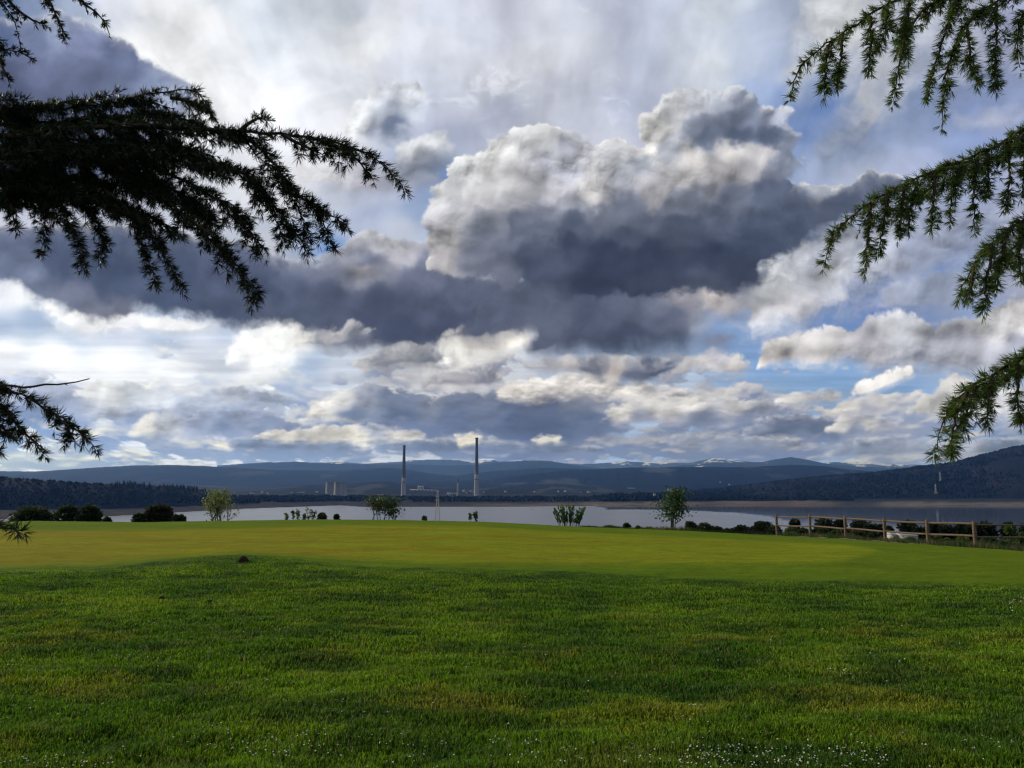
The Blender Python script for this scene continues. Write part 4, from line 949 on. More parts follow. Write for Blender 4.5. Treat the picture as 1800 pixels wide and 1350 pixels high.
def block(name, px0, px1, ytop, ybot, D, depth, label, cat, mw=None, roof=None, windows=0, group=None, gable=False):
    x0, y, zt = at(px0, ytop, D); x1 = at(px1, ytop, D)[0]; zb = zat(px0, ybot, D)-(2 if D > 1000 else .5)
    o = empty(name, ((x0+x1)/2, y, zb), label, cat, group)
    W = x1-x0; H = zt-zb; mw = mw or M_WHITE
    hw = H*.75 if gable else H
    MB().box(((x0+x1)/2, y, zb+hw/2), (W, depth, hw)).build('wall', mw, o)
    e = .06*H
    if gable:
        a, b = x0-e, x1+e; q = depth/2+e
        V = [(a, y-q, zb+hw), (b, y-q, zb+hw), (b, y, zt), (a, y, zt), (b, y+q, zb+hw), (a, y+q, zb+hw), (a, y-q, zb+hw-.03*H), (b, y-q, zb+hw-.03*H), (a, y+q, zb+hw-.03*H), (b, y+q, zb+hw-.03*H)]
        m = MB(); m.add(V, [(0, 1, 2, 3), (3, 2, 4, 5), (6, 7, 1, 0), (5, 4, 9, 8), (7, 6, 8, 9)]); m.add([V[0], V[3], V[5]], [(0, 1, 2)]); m.add([V[1], V[2], V[4]], [(0, 1, 2)]); m.build('roof', roof or M_ROOFT, o)
    else:
        MB().box(((x0+x1)/2, y, zt+e*.4), (W+e*2, depth+e*2, e*.8)).build('roof', roof or M_TOWER, o)
    for k in range(windows):
        cx = x0+W*(k+.5)/windows
        MB().box((cx, y-depth/2-.01*H, zb+hw*.58), (W/windows*.45, .03*H+.02, hw*.28)).build('window', M_GLASS, o)
    return o
block('boiler_house', 786, 803, 866, 874, 4100, 40, 'long pale plant building left of the small slim chimney', 'industrial building', M_STACK, windows=5)
block('plant_building', 735, 745, 854, 862, 5600, 40, 'tall white factory block on the valley floor between the two tall chimneys', 'industrial building', windows=2)
block('plant_building', 721, 766, 860, 864, 5560, 30, 'long low white factory shed in front of the tall white block', 'industrial building', windows=7)
block('farmhouse', 663, 677, 869, 875, 3650, 12, 'pale house with a red roof behind the young tree left of the chimneys', 'house', windows=3, gable=True)
block('farmhouse', 1149, 1152.5, 867, 871, 3500, 10, 'tiny pale house at the shore left of the leafy young tree', 'house', windows=1, gable=True)
block('warehouse', 1103, 1117, 857.5, 860, 6900, 25, 'long white shed alone on the navy slope above the sand bank', 'building', windows=4)
# scattered houses of the town on the valley floor, too small to tell apart
_h0 = block('town_house', 0, 1, 0, 0, 0, 1, '', '') if False else None
def town():
    r = np.random.RandomState(4); src = {}
    spots = []
    for a, b, n, y0, y1, lab in ((440, 560, 16, 865, 869, 'left of the cooling towers'), (612, 690, 7, 866.5, 869, 'between the cooling towers and the shorter chimney'), (770, 860, 5, 862, 868, 'around the foot of the tallest chimney'), (880, 1050, 22, 863, 870, 'right of the tallest chimney'), (1240, 1340, 3, 843, 852, 'on the slope right of the leafy young tree')):
        for k in range(n): spots.append((r.uniform(a, b), r.uniform(y0, y1), lab))
    for i, (p, y, lab) in enumerate(spots):
        D = 5200 if y > 862 else 7600
        x, yy, zb = at(p, y+1, D); w = r.uniform(7, 18)
        kind = i % 3
        if kind not in src:
            o = empty('town_house', (0, 0, 0), 'tiny pale house of the town scattered over the valley floor', 'house', 'far houses of the town')
            MB().box((0, 0, 4), (14, 10, 8)).build('wall', M_WHITE, o)
            m = MB(); V = [(-7.6, -5.6, 8), (7.6, -5.6, 8), (7.6, 0, 11), (-7.6, 0, 11), (7.6, 5.6, 8), (-7.6, 5.6, 8)]
            m.add(V, [(0, 1, 2, 3), (3, 2, 4, 5), (1, 0, 5, 4)]); m.add([V[0], V[3], V[5]], [(0, 1, 2)]); m.add([V[1], V[2], V[4]], [(0, 1, 2)]); m.build('roof', M_ROOFT if kind else M_WHITE, o)
            src[kind] = o; c = o
        else:
            c = src[kind].copy(); COL.objects.link(c)
            for ch in [q for q in bpy.data.objects if q.parent == src[kind]]:
                d = ch.copy(); COL.objects.link(d); d.parent = c
        c['label'] = 'one of the tiny pale town houses '+lab; c['group'] = 'tiny houses '+lab
        c.location = (x, yy, zb-3); c.scale = (w/14, 1, r.uniform(.8, 1.4)); c.rotation_euler = (0, 0, r.uniform(-.4, .4))
town()

def pylon(px, ytop, zb, D, H_arm, w0, label, zt=None, th=.22):
    x, y, _ = at(px, ytop, D); zt = zat(px, ytop, D); H = zt-zb
    o = empty('pylon', (x, y, zb), label, 'pylon')
    def leg_at(v, sx, sy):
        w = w0*(1-v)**1.25/2+.55
        return (x+sx*w, y+sy*w, zb+H*v)
    vs_ = np.concatenate([np.linspace(0, .72, 8), np.linspace(.78, 1, 5)])
    for sx in (-1, 1):
        for sy in (-1, 1):
            MB().tube([leg_at(v, sx, sy) for v in vs_], th*1.25, 4).build('leg', M_STEEL, o)
    m = MB()
    for a, b in zip(vs_[:-1], vs_[1:]):
        for q in ((-1, -1, 1, -1), (-1, 1, 1, 1), (-1, -1, -1, 1), (1, -1, 1, 1)):
            m.tube([leg_at(a, q[0], q[1]), leg_at(b, q[2], q[3])], th*.6, 4, False); m.tube([leg_at(a, q[2], q[3]), leg_at(b, q[0], q[1])], th*.6, 4, False)
            m.tube([leg_at(b, q[0], q[1]), leg_at(b, q[2], q[3])], th*.6, 4, False)
    m.build('lattice', M_STEEL, o)
    for v, L in ((.80, 1.0), (.88, .85), (.96, .7)):
        c = MB(); zz = zb+H*v
        for sg in (-1, 1):
            tip = (x+sg*H_arm*L, y, zz)
            for sy in (-.6, .6):
                c.tube([(x, y+sy, zz), tip], th*.7, 4); c.tube([(x, y+sy, zz+H*.03), tip], th*.6, 4)
        arm = c.build('cross_arm', M_STEEL, o)
        for sg in (-1, 1):
            MB().tube([(x+sg*H_arm*L, y, zz), (x+sg*H_arm*L, y, zz-2.2)], .16, 5).build('insulator', M_GLASS, arm)
pylon(769.5, 861.5, -53.5, 800, 3.0, 7.5, 'steel lattice pylon rising in front of the lake between the two tall chimneys', th=.13)
pylon(1652, 830, float(zat(1652, 850, 4000)), 4000, 8, 10, 'faint steel pylon on the slope of the big right hill', th=.24)
pylon(1644, 851, float(zat(1644, 868, 3600)), 3600, 7, 9, 'fainter lower pylon just below the other one on the right hill', th=.20)

# ------------------------------------------------------------------ wooden fence at the right edge of the lawn
def m_timber(k):
    g = k.N('ShaderNodeTexCoord').outputs['Object']; mp = k.N('ShaderNodeMapping'); mp.inputs['Scale'].default_value = (14, 14, 2.2); k.L(g, mp.inputs['Vector'])
    n = k.noise(2.5, 6, mp.outputs[0], .65, .6)
    k.set(k.ramp(n, [(.25, (.055, .040, .028)), (.5, (.135, .095, .064)), (.75, (.24, .185, .13))]), .8, .2); k.bump(n, .5, .008)
M_TIMBER = mat('fence_timber', m_timber)
FENCE = [(1364.5, 904.5, 938, 46), (1423, 905, 941, 43), (1485, 907.5, 946, 40), (1554, 910.5, 952, 37.2), (1629, 913.5, 958, 34.6), (1711.5, 916, 963, 32.2), (1830, 919, 966, 31.6), (1950, 922, 970, 31.0), (2070, 924, 975, 30.4)]
def fence():
    P0 = at(1364.5, 938, 46)
    o = empty('wooden_fence', P0, 'post and rail fence of round brown timber at the right edge of the lawn', 'fence')
    tops = [at(p, t, D) for p, t, b, D in FENCE]; bots = [at(p, b+9, D) for p, t, b, D in FENCE]
    for k, (T, B) in enumerate(zip(tops, bots)):
        r = .075
        B = np.array([T[0], T[1], B[2]])
        MB().tube([B, B+(T-B)*.5, T-np.array([0, 0, .03]), T], [r*1.04, r, r*.98, r*.72], 12).build('post', M_TIMBER, o, True)
    for k in range(len(tops)-1):
        a, b = tops[k], tops[k+1]
        thin = k >= 5
        for dy_top in (.12, .60):
            n = 9; t = np.linspace(-.012, 1.012, n)[:, None]
            fa = np.array([0, -.06, -dy_top*1.02]); L = a*(1-t)+b*t+fa
            L[:, 2] += .02*np.sin(np.linspace(0, 3.14, n)*(1 if k % 2 else -1)+k)-.0
            MB().tube(L, [.045*(1 if not thin else .8)]*n, 10).build('rail', M_TIMBER, o, True)
fence()

# ------------------------------------------------------------------ leaves
def m_leaf(k):
    a = k.attr('tint').outputs['Color']; k.set(a, .55, .3)
    t = k.N('ShaderNodeBsdfTranslucent'); k.L(k.mix(1.0, a, (1.3, 1.35, .6), 'MULTIPLY'), t.inputs[0])
    mx = k.N('ShaderNodeMixShader'); mx.inputs[0].default_value = .30
    k.L(k.b.outputs[0], mx.inputs[1]); k.L(t.outputs[0], mx.inputs[2]); k.L(mx.outputs[0], k.nt.nodes['Material Output'].inputs[0])
M_LEAF = mat('leaf', m_leaf)
M_BARK = mat('bark', lambda k: (k.set(k.ramp(k.noise(30, 6, k.pos((1, 1, .25)), .7), [(.3, (.035, .027, .02)), (.7, (.10, .08, .06))]), .9, .1), k.bump(k.noise(40, 5, k.pos((1, 1, .2)), .7), .8, .02)))

def leaves(P, N, size, tint, r, elong=1.6, var=.35):
    """diamond leaves at points P (n,3), roughly facing N"""
    n = len(P); d = r.randn(n, 3); d /= np.linalg.norm(d, axis=1)[:, None]+1e-9
    d = d*.8+N; d /= np.linalg.norm(d, axis=1)[:, None]+1e-9
    q = np.cross(d, r.randn(n, 3)); q /= np.linalg.norm(q, axis=1)[:, None]+1e-9
    sz = (size*r.uniform(.6, 1.35, n))[:, None]
    a = P; b = P+d*sz*.5*elong+q*sz*.5; c = P+d*sz*elong; e = P+d*sz*.5*elong-q*sz*.5
    V = np.stack([a, b, c, e], 1).reshape(-1, 3); Fc = np.arange(n*4).reshape(-1, 4)
    t = np.array(tint)*(1+var*r.randn(n, 1)).clip(.35, 2.0); t = t*(1+.12*r.randn(n, 3))
    return V, Fc, np.repeat(t.clip(.002, .9), 4, 0)

def bush(name, label, cat, px, ytop, D, wpx, seed, tint, leaf=.09, n=1500, squash=1.0, group=None, lobes=7, zb=None, dens=1.0, stem=True, hfac=1.0):
    r = np.random.RandomState(seed)
    x, y, zt = at(px, ytop, D); g = float(ground_z(x, y)) if zb is None else zb
    W = wpx/2/F*D*1.0; H = max(zt-g, .25)
    o = empty(name, (x, y, g), label, cat, group)
    # lobes
    C_ = []
    for k in range(lobes):
        a = r.uniform(0, 2*np.pi); rr = r.uniform(.0, .55)*W
        hz = r.uniform(.42, .70)*H if k else .62*H
        lr = r.uniform(.30, .46)*W*(1-rr/W*.35)
        C_.append((x+math.cos(a)*rr, y+math.sin(a)*rr, zt-lr*.9-(rr/W)**2*H*.35*r.uniform(.5, 1.2), lr))
    P = []; Nn = []
    for (cx, cy, cz, lr) in C_:
        m = int(n/lobes); d = r.randn(m, 3); d /= np.linalg.norm(d, axis=1)[:, None]
        rad = lr*(r.uniform(.35, 1.0, m)**.5)*(1+.65*fbm(d[:, 0]*2.6+cx, d[:, 1]*2.6+d[:, 2]*2.6, 4, seed)+.12*r.randn(m))*np.where(r.rand(m) < .10, r.uniform(1.1, 1.5, m), 1); 
        hh = lr*squash
        P.append(np.array([cx, cy, cz])+d*np.stack([rad, rad, rad*squash], 1)); Nn.append(d)
    m = int(n*.5); a = r.uniform(0, 2*np.pi, m); q = np.sqrt(r.rand(m))*W*.85; P.append(np.stack([x+np.cos(a)*q, y+np.sin(a)*q, g+(zt-g)*r.uniform(.0, .75, m)], 1)); Nn.append(np.stack([np.cos(a), np.sin(a), 0*a+.3], 1))
    P = np.concatenate(P); Nn = np.concatenate(Nn); P[:, 2] = np.minimum(P[:, 2], zt)
    k = r.rand(len(P)) < dens; k &= P[:, 2] > g-.1
    V, Fc, T = leaves(P[k], Nn[k], leaf, tint, r)
    mesh('crown', V, Fc, M_LEAF, o, attrs={'tint': T})
    if stem:
        s = MB()
        for c in C_[:4]:
            b = np.array([x+r.uniform(-.08, .08), y+r.uniform(-.08, .08), g-.05]); e = np.array(c[:3]); mid = (b+e)/2+r.uniform(-.1, .1, 3)
            s.tube([b, mid, e], [.035, .025, .01], 5)
        s.build('stem', M_BARK, o)
    return o

def young_tree(name, label, px, ytop, D, wpx, seed, tint, leaf, n, trunks, crown_lo, zb=None, base=.1, spread=1.0, group=None, cat='tree', upright=0.5, tr=.03, clump=.16):
    """several tapered limbs with twigs; leaves sit in clumps along the twigs"""
    r = np.random.RandomState(seed); x, y, zt = at(px, ytop, D); g = float(ground_z(x, y)) if zb is None else zb
    H = zt-g; W = wpx/2/F*D
    o = empty(name, (x, y, g), label, cat, group)
    s = MB(); tips = []
    for k in range(trunks):
        a = r.uniform(0, 2*np.pi); q = r.uniform(.15, 1.0)*W*(1 if trunks > 1 else .1)
        end = np.array([x+math.cos(a)*q*(.9), y+math.sin(a)*q*.6, g+H*r.uniform(.72, 1.0 if k else .99)])
        b = np.array([x+r.uniform(-base, base)*W, y+r.uniform(-base, base)*W, g-.1])
        t = np.linspace(0, 1, 9)[:, None]
        P = b+(end-b)*np.concatenate([t**1.5, t**1.5, t], 1)+.03*H*np.cumsum(r.randn(9, 3)*[1, 1, .2], 0)*t*.35
        s.tube(P, np.linspace(tr, tr*.25, 9), 6)
        for j in range(int(5+H*2.2)):
            v = r.uniform(crown_lo, .98); i = v*8; i0 = min(int(i), 7); p0 = P[i0]+(P[i0+1]-P[i0])*(i-i0)
            aa = r.uniform(0, 2*np.pi); L = W*r.uniform(.25, .75)*(1.15-v*.65)*spread
            e = p0+np.array([math.cos(aa)*L, math.sin(aa)*L, L*upright*r.uniform(.3, 1.6)])
            m = (p0+e)/2+np.array([0, 0, -.05*L]); s.tube([p0, m, e], [tr*.35, tr*.25, tr*.1], 4, False)
            for u in (.35, .6, .8, 1.0): tips.append(p0*(1-u)+e*u)
        for u in (.8, .9, 1.0):
            tips.append(P[min(8, int(u*8))])
    s.build('trunk', M_BARK, o)
    tips = np.array(tips); tips = tips[tips[:, 2] < zt+.02]
    idx = r.randint(0, len(tips), n); P = tips[idx]+r.randn(n, 3)*clump*np.array([W, W, W])*.6
    P[:, 2] = np.minimum(P[:, 2], zt)
    d = r.randn(n, 3); d[:, 2] += .2
    V, Fc, T = leaves(P, d/np.linalg.norm(d, axis=1)[:, None], leaf, tint, r)
    mesh('crown', V, Fc, M_LEAF, o, attrs={'tint': T}); return o

DK = (.028, .044, .020); OAK = (.030, .050, .022); YG = (.13, .17, .04); LG = (.055, .105, .022)
# dark holm-oak like bushes beyond the left edge
bush('round_bush', 'leftmost broad dark bush behind the green, beside the twig tip', 'bush', 57, 893.5, 50.5, 74, 1, DK, .115, 4200, lobes=11)
bush('round_bush', 'dark bush with small gaps of light, second from the left', 'bush', 118, 892, 50.5, 44, 2, DK, .11, 2400, lobes=8, dens=.8)
bush('round_bush', 'solid dome-shaped dark bush, third from the left', 'bush', 160, 892, 50.5, 40, 3, DK, .11, 3000, lobes=7)
bush('round_bush', 'tiny dark sprig just right of the dome-shaped bush', 'bush', 188, 911, 49, 14, 4, DK, .10, 260, lobes=3)
bush('round_bush', 'low ragged dark bush at the left foot of the large lone one', 'bush', 247, 906, 49.5, 26, 5, DK, .12, 1000, lobes=5)
bush('round_bush', 'large lone dark bush left of the pale airy tree', 'bush', 281, 891, 50.5, 52, 6, (.032, .034, .020), .115, 3600, lobes=9)
bush('round_bush', 'small dark bush touching the right side of the large lone one', 'bush', 315, 908, 49.5, 20, 7, DK, .12, 700, lobes=4)
young_tree('willow_tree', 'airy pale yellow-green tree with thin upright stems on the left', 383, 863, 49, 60, 11, (.17, .20, .07), .075, 1500, 9, .06, upright=1.3, clump=.30, base=.55)
for i, (p, t, w, lab) in enumerate([(505, 903, 9, 'shortest thin sapling, leftmost of the row left of the cooling towers'), (516, 898, 10, 'second sapling from the left in the thin row'), (524, 891, 12, 'tall pale-tipped sapling in the left half of the thin row'), (536, 901, 8, 'short dark sapling in the middle of the thin row'), (543, 890, 11, 'tallest leafy sapling near the right end of the thin row'), (551, 895, 9, 'slim sapling at the right end of the thin row')]):
    young_tree('sapling', lab, p, t, 48, w, 30+i, (.09, .12, .04) if i % 2 else (.15, .17, .06), .07, 110, 2, .25, group='thin saplings behind the green', upright=1.4, tr=.016, clump=.25)
bush('small_bush', 'low grey-brown bush right of the thin saplings', 'bush', 566, 904.5, 48, 13, 41, (.07, .07, .045), .10, 420, lobes=4)
bush('small_bush', 'little dark bush alone on the skyline below the cooling towers', 'bush', 592, 906.5, 48, 8, 42, (.02, .03, .02), .08, 300, lobes=3)
young_tree('young_tree', 'left bushy young tree with bare leaning stems and dense green top', 667, 873, 48.5, 58, 51, (.060, .092, .028), .085, 850, 5, .50, upright=.8, clump=.30, tr=.026, base=.4)
young_tree('young_tree', 'right bushy young tree with arching stems beside the first chimney', 690, 877, 48.5, 50, 52, (.050, .085, .030), .085, 620, 5, .34, upright=.6, clump=.30, tr=.022, base=.5)
bush('small_bush', 'tiny pale weed tuft on the skyline near the lattice pylon', 'bush', 746, 909, 47.5, 9, 43, (.07, .08, .05), .07, 120, lobes=3)
young_tree('sapling', 'very small forked sapling under the tallest chimney', 827, 901, 47.5, 7, 61, (.04, .07, .03), .09, 60, 1, .3, upright=1.2, tr=.012)
young_tree('sapling', 'small leafy sapling just right of the forked one', 836, 900, 47.5, 10, 62, (.05, .09, .03), .09, 100, 2, .25, upright=1.2, tr=.012)

def reed_willow():
    r = np.random.RandomState(71); x, y, zt = at(1000, 884, 48.5); g = float(ground_z(x, y)); o = empty('osier_bush', (x, y, g), 'fan-shaped bright green bush of upright leafy shoots', 'bush')
    W = 56/2/F*48.5; s = MB(); P = []
    for k in range(34):
        a = r.uniform(-1, 1); b = r.uniform(-.5, .5); L = (zt-g)*r.uniform(.62, 1.0)
        base = np.array([x+a*W*.62, y+b*W*.5, g]); end = base+np.array([a*W*.34+r.uniform(-.1, .1), b*W*.5, L*(1-.18*abs(a))])
        t = np.linspace(0, 1, 7)[:, None]; Q = base+(end-base)*np.concatenate([t**1.3, t, t], 1); s.tube(Q, np.linspace(.012, .004, 7), 4, False)
        m = 26; u = r.uniform(.2, 1.0, m); i = u*6; i0 = np.minimum(i.astype(int), 5); P.append(Q[i0]+(Q[i0+1]-Q[i0])*(i-i0)[:, None]+r.randn(m, 3)*.02)
    s.build('stem', M_BARK, o); P = np.concatenate(P); N = np.tile([0, 0, 1.3], (len(P), 1))
    V, Fc, T = leaves(P, N, .085, (.060, .120, .030), r, 2.2); mesh('foliage', V, Fc, M_LEAF, o, attrs={'tint': T})
reed_willow()
bush('small_bush', 'small round dark bush on the skyline left of the leafy young tree', 'bush', 1102, 921.5, 48.5, 12, 44, (.02, .03, .02), .08, 420, lobes=3)
for i, (p, t, w, lab) in enumerate([(1070, 925, 12, 'low weed tuft right of the fan-shaped bush'), (1122, 926, 9, 'low weed tuft just right of the small round dark bush'), (1143, 927, 14, 'flat spreading weed left of the leafy tree trunk')]):
    bush('weed_tuft', lab, 'weeds', p, t, 48.5, w, 80+i, (.045, .07, .028), .07, 160, lobes=3, group='weeds on the skyline')
young_tree('young_tree', 'dark leafy young tree with bare lower stems in front of the lake', 1180, 857, 49, 78, 91, (.042, .088, .026), .105, 1500, 6, .32, upright=.6, spread=1.3, clump=.24, tr=.035)
for i, (p, t, w, tint, n, lab) in enumerate([
    (1215, 919, 26, (.05, .055, .03), 700, 'brownish bush at the foot of the dark leafy young tree'),
    (1240, 922, 34, DK, 1500, 'dark glossy bush right of the brownish one'),
    (1262, 928, 20, DK, 600, 'low dark bush between the glossy bush and the lake gap'),
    (1280, 931, 26, (.05, .06, .035), 600, 'low grey-green bush in the lake gap'),
    (1303, 925.5, 34, (.045, .055, .03), 1100, 'hummock-shaped olive bush left of the fence'),
    (1341, 919.5, 42, (.025, .038, .018), 2000, 'spiky dark bush just left of the first fence post'),
    (1357, 926, 34, (.06, .065, .04), 1000, 'pale grassy bush at the foot of the first fence post')]):
    bush('bush', lab, 'bush', p, t, 50-i*.5, w, 100+i, tint, .085, int(n*1.2), lobes=6, group='bushes between the young tree and the fence')

# ------------------------------------------------------------------ scrub behind the fence and trees on the slope below
FB = [(1392, 927, 30, 49, (.05, .075, .025), 'green weeds in the first fence bay'), (1412, 930, 26, 48, (.035, .05, .02), 'dark weeds beside the second fence post'), (1445, 930, 34, 46, (.04, .055, .028), 'brownish scrub in the second fence bay'),
      (1472, 933, 26, 45, (.05, .075, .025), 'green scrub left of the third fence post'), (1506, 934, 34, 44, (.045, .05, .03), 'brown scrub in the third fence bay'), (1535, 936, 30, 43, (.035, .06, .035), 'bluish green scrub left of the fourth fence post'),
      (1600, 948, 36, 39, (.07, .10, .035), 'grey-green weeds under the white shed'), (1645, 943, 34, 38, (.06, .09, .035), 'pale weeds right of the fifth fence post'), (1692, 944, 26, 36, (.11, .15, .035), 'bright yellow-green rounded bush left of the sixth post'),
      (1665, 950, 30, 36, (.05, .08, .03), 'low green weeds in the fifth fence bay'), (1735, 946, 40, 37, (.04, .065, .025), 'dark green scrub right of the sixth post'), (1775, 926, 26, 39, (.075, .13, .03), 'tall bright green shrub near the right edge of the picture'),
      (1797, 938, 30, 37, (.05, .09, .028), 'green shrub cut by the right edge of the picture'), (1760, 952, 40, 35, (.045, .07, .03), 'low scrub under the far right rails'), (1850, 935, 50, 37, LG, 'green shrub beyond the right edge of the picture'), (1575, 950, 30, 40, (.05, .07, .03), 'low weeds right of the fourth fence post')]
for i, (p, t, w, D, tint, lab) in enumerate(FB):
    bush('scrub_bush', lab, 'bush', p, t, D, w, 130+i, tint, .075, 900, lobes=6, group='scrub behind the fence')
TR = [(1396, 915, 20, 150, 'dark tree top left of the second fence post'), (1447, 913, 44, 140, 'broad dark tree behind the second fence bay'), (1478, 915, 30, 150, 'dark tree rising behind the third fence post'), (1508, 916, 44, 135, 'broad dark tree behind the third fence bay'), (1537, 923, 34, 130, 'low dark tree left of the fourth post'),
      (1560, 928, 22, 140, 'small dark tree between the water glints'), (1594, 918, 44, 130, 'tall dark tree above the white shed'), (1618, 930, 26, 125, 'low dark tree left of the fifth post'), (1643, 922, 28, 130, 'dark tree right of the fifth post'), (1664, 926, 28, 128, 'dark round tree in the fifth bay'),
      (1688, 923, 28, 130, 'dark tree left of the sixth post'), (1705, 927, 22, 126, 'narrow dark tree behind the sixth post'), (1733, 921, 44, 125, 'broad dark tree right of the sixth post'), (1768, 922, 20, 128, 'dark tree behind the tall bright shrub'), (1806, 923, 40, 122, 'dark tree at the right edge of the picture'), (1860, 917, 60, 120, 'dark tree beyond the right edge of the picture')]
for i, (p, t, w, D, lab) in enumerate(TR):
    x, y, zt = at(p, t, D); g = float(ground_z(x, y)); r = np.random.RandomState(170+i)
    o = empty('slope_tree', (x, y, g), lab, 'tree', 'dark trees on the slope below the fence')
    W = w/2/F*D; H = zt-g; n = 2400; P = []; N = []
    for k in range(9):
        a = r.uniform(0, 6.28); q = r.uniform(0, .55)*W; lr = r.uniform(.4, .6)*W; c = np.array([x+math.cos(a)*q, y+math.sin(a)*q, zt-lr-r.uniform(0, 1)*max(H*.45, .1)*(k > 1)]); d = r.randn(n//9, 3); d /= np.linalg.norm(d, axis=1)[:, None]
        P.append(c+d*lr*(r.uniform(.5, 1.05, (n//9, 1))*(1+.7*fbm(d[:, 0]*2.4+k, d[:, 2]*2.4+d[:, 1]*2, 4, i)[:, None]))); N.append(d)
    P = np.concatenate(P); N = np.concatenate(N); P[:, 2] = np.clip(P[:, 2], g, zt)
    V, Fc, T = leaves(P, N, .34, (.016, .026, .014), r); mesh('crown', V, Fc, M_LEAF, o, attrs={'tint': T})
    MB().tube([(x, y, g-.3), (x+.1, y, g+H*.4), (x, y, g+H*.8)], [W*.10, W*.07, W*.02], 7).build('trunk', M_BARK, o)
block('white_shed', 1577, 1604, 936.5, 947, 118, 3.0, 'small cream shed with dark windows seen under the fence rail', 'shed', windows=2, gable=True, roof=M_WHITE)
block('white_shed', 1561, 1571, 935, 945, 119, 2.4, 'narrow cream hut left of the wider cream shed', 'shed', windows=1, gable=True, roof=M_WHITE)

# ------------------------------------------------------------------ long grass and weeds behind the rim of the lawn
def rim_grass():
    r = np.random.RandomState(77); n = 52000
    p = r.uniform(1020, 1900, n); s = ray(p, 930)[0]; De = edgeD(s); D = De+r.uniform(.15, 6.5, n)*interp([(1020, .25), (1250, 1), (1900, 1)], p)
    x = s*D; z = ground_z(x, D); pt = fbm(x*.9, D*.7, 4, 7)
    keep = pt > -.25; h = (.10+.42*np.clip(.4+pt, 0, 1))*interp([(1020, .4), (1150, .7), (1350, 1)], p)*r.uniform(.5, 1.1, n)
    x, D, z, h, pt = x[keep], D[keep], z[keep], h[keep], pt[keep]; n = len(x)
    a = r.uniform(0, 6.28, n); w = .007; l = r.uniform(.1, .6, n)*h; la = r.uniform(0, 6.28, n)
    B = np.stack([x, D, z-.03], -1); W = np.stack([np.cos(a)*w, np.sin(a)*w, 0*a], -1); tip = B+np.stack([np.cos(la)*l, np.sin(la)*l, h+.03], -1); mid = (B+tip)/2+np.stack([0*h, 0*h, h*.12], -1)
    V = np.stack([B-W, B+W, mid-W*.8, mid+W*.8, tip], 1).reshape(-1, 3); i = np.arange(n)[:, None]*5
    c = np.where((fbm(x*.5, D*.5, 3, 88) > .05)[:, None], [.10, .10, .05], [.045, .075, .025])*(1+.4*r.randn(n, 1)).clip(.4, 2)
    o = mesh('tall_grass', V, [i+np.array([[2, 3, 4]]), i+np.array([[0, 1, 3, 2]])], M_BLADE, attrs={'tint': np.repeat(c, 5, 0)})
    tag(o, 'long weedy grass along the rim of the lawn and under the fence', 'grass', kind='stuff')
rim_grass()

# ------------------------------------------------------------------ molehills, daisies
M_SOIL = mat('dark_soil', lambda k: (k.set(k.ramp(k.noise(45, 5, k.pos(), .7), [(.3, (.015, .011, .008)), (.7, (.05, .037, .025))]), .95, .05), k.bump(k.noise(60, 4, k.pos(), .7), 1, .02)))
def molehill(px, py, wpx, hpx, seed, label):
    sx, sz = ray(px, py); D = np.linspace(6, 25, 800); z = ground_z(sx*D, D); i = int(np.argmax((z-EYE)/D > sz)); d = D[i]
    x, y = sx*d, d; z0 = float(ground_z(x, y)); r = wpx/2/F*d; h = hpx/F*d
    a = np.arange(18)*2*np.pi/18; V = []
    for k, t in enumerate(np.linspace(0, 1, 7)):
        rr = r*(1-t)*(1+.22*perlin(np.cos(a)*1.6+seed, np.sin(a)*1.6+k*.3, seed)+.12*perlin(np.cos(a)*5, np.sin(a)*5+k, seed+3))
        V.append(np.stack([x+rr*np.cos(a), y+rr*np.sin(a), z0-.02+0*a+(h+.02)*(math.sin(t*math.pi/2)**.8)+.12*h*perlin(np.cos(a)*3+k, np.sin(a)*3, seed+8)], -1))
    o = mesh('molehill', np.concatenate(V), grid_faces(7, 18, True), M_SOIL, smooth=False); tag(o, label, 'molehill', 'molehills in the lawn')
    me = o.data; c = np.array([x, y, z0], np.float32)
    co = np.zeros(len(me.vertices)*3, np.float32); me.vertices.foreach_get('co', co); me.vertices.foreach_set('co', (co.reshape(-1, 3)-c).ravel()); o.location = c.tolist()
molehill(427, 987, 22, 9, 1, 'largest dark molehill, on top of the low mound at the edge of the green')
molehill(155, 1031, 14, 6, 2, 'leftmost small molehill in the rough lawn')
molehill(284, 1057, 18, 8, 3, 'dark pointed molehill between two others in the left lawn')
molehill(367, 1061, 20, 6, 4, 'flat reddish molehill, rightmost of the row in the left lawn')

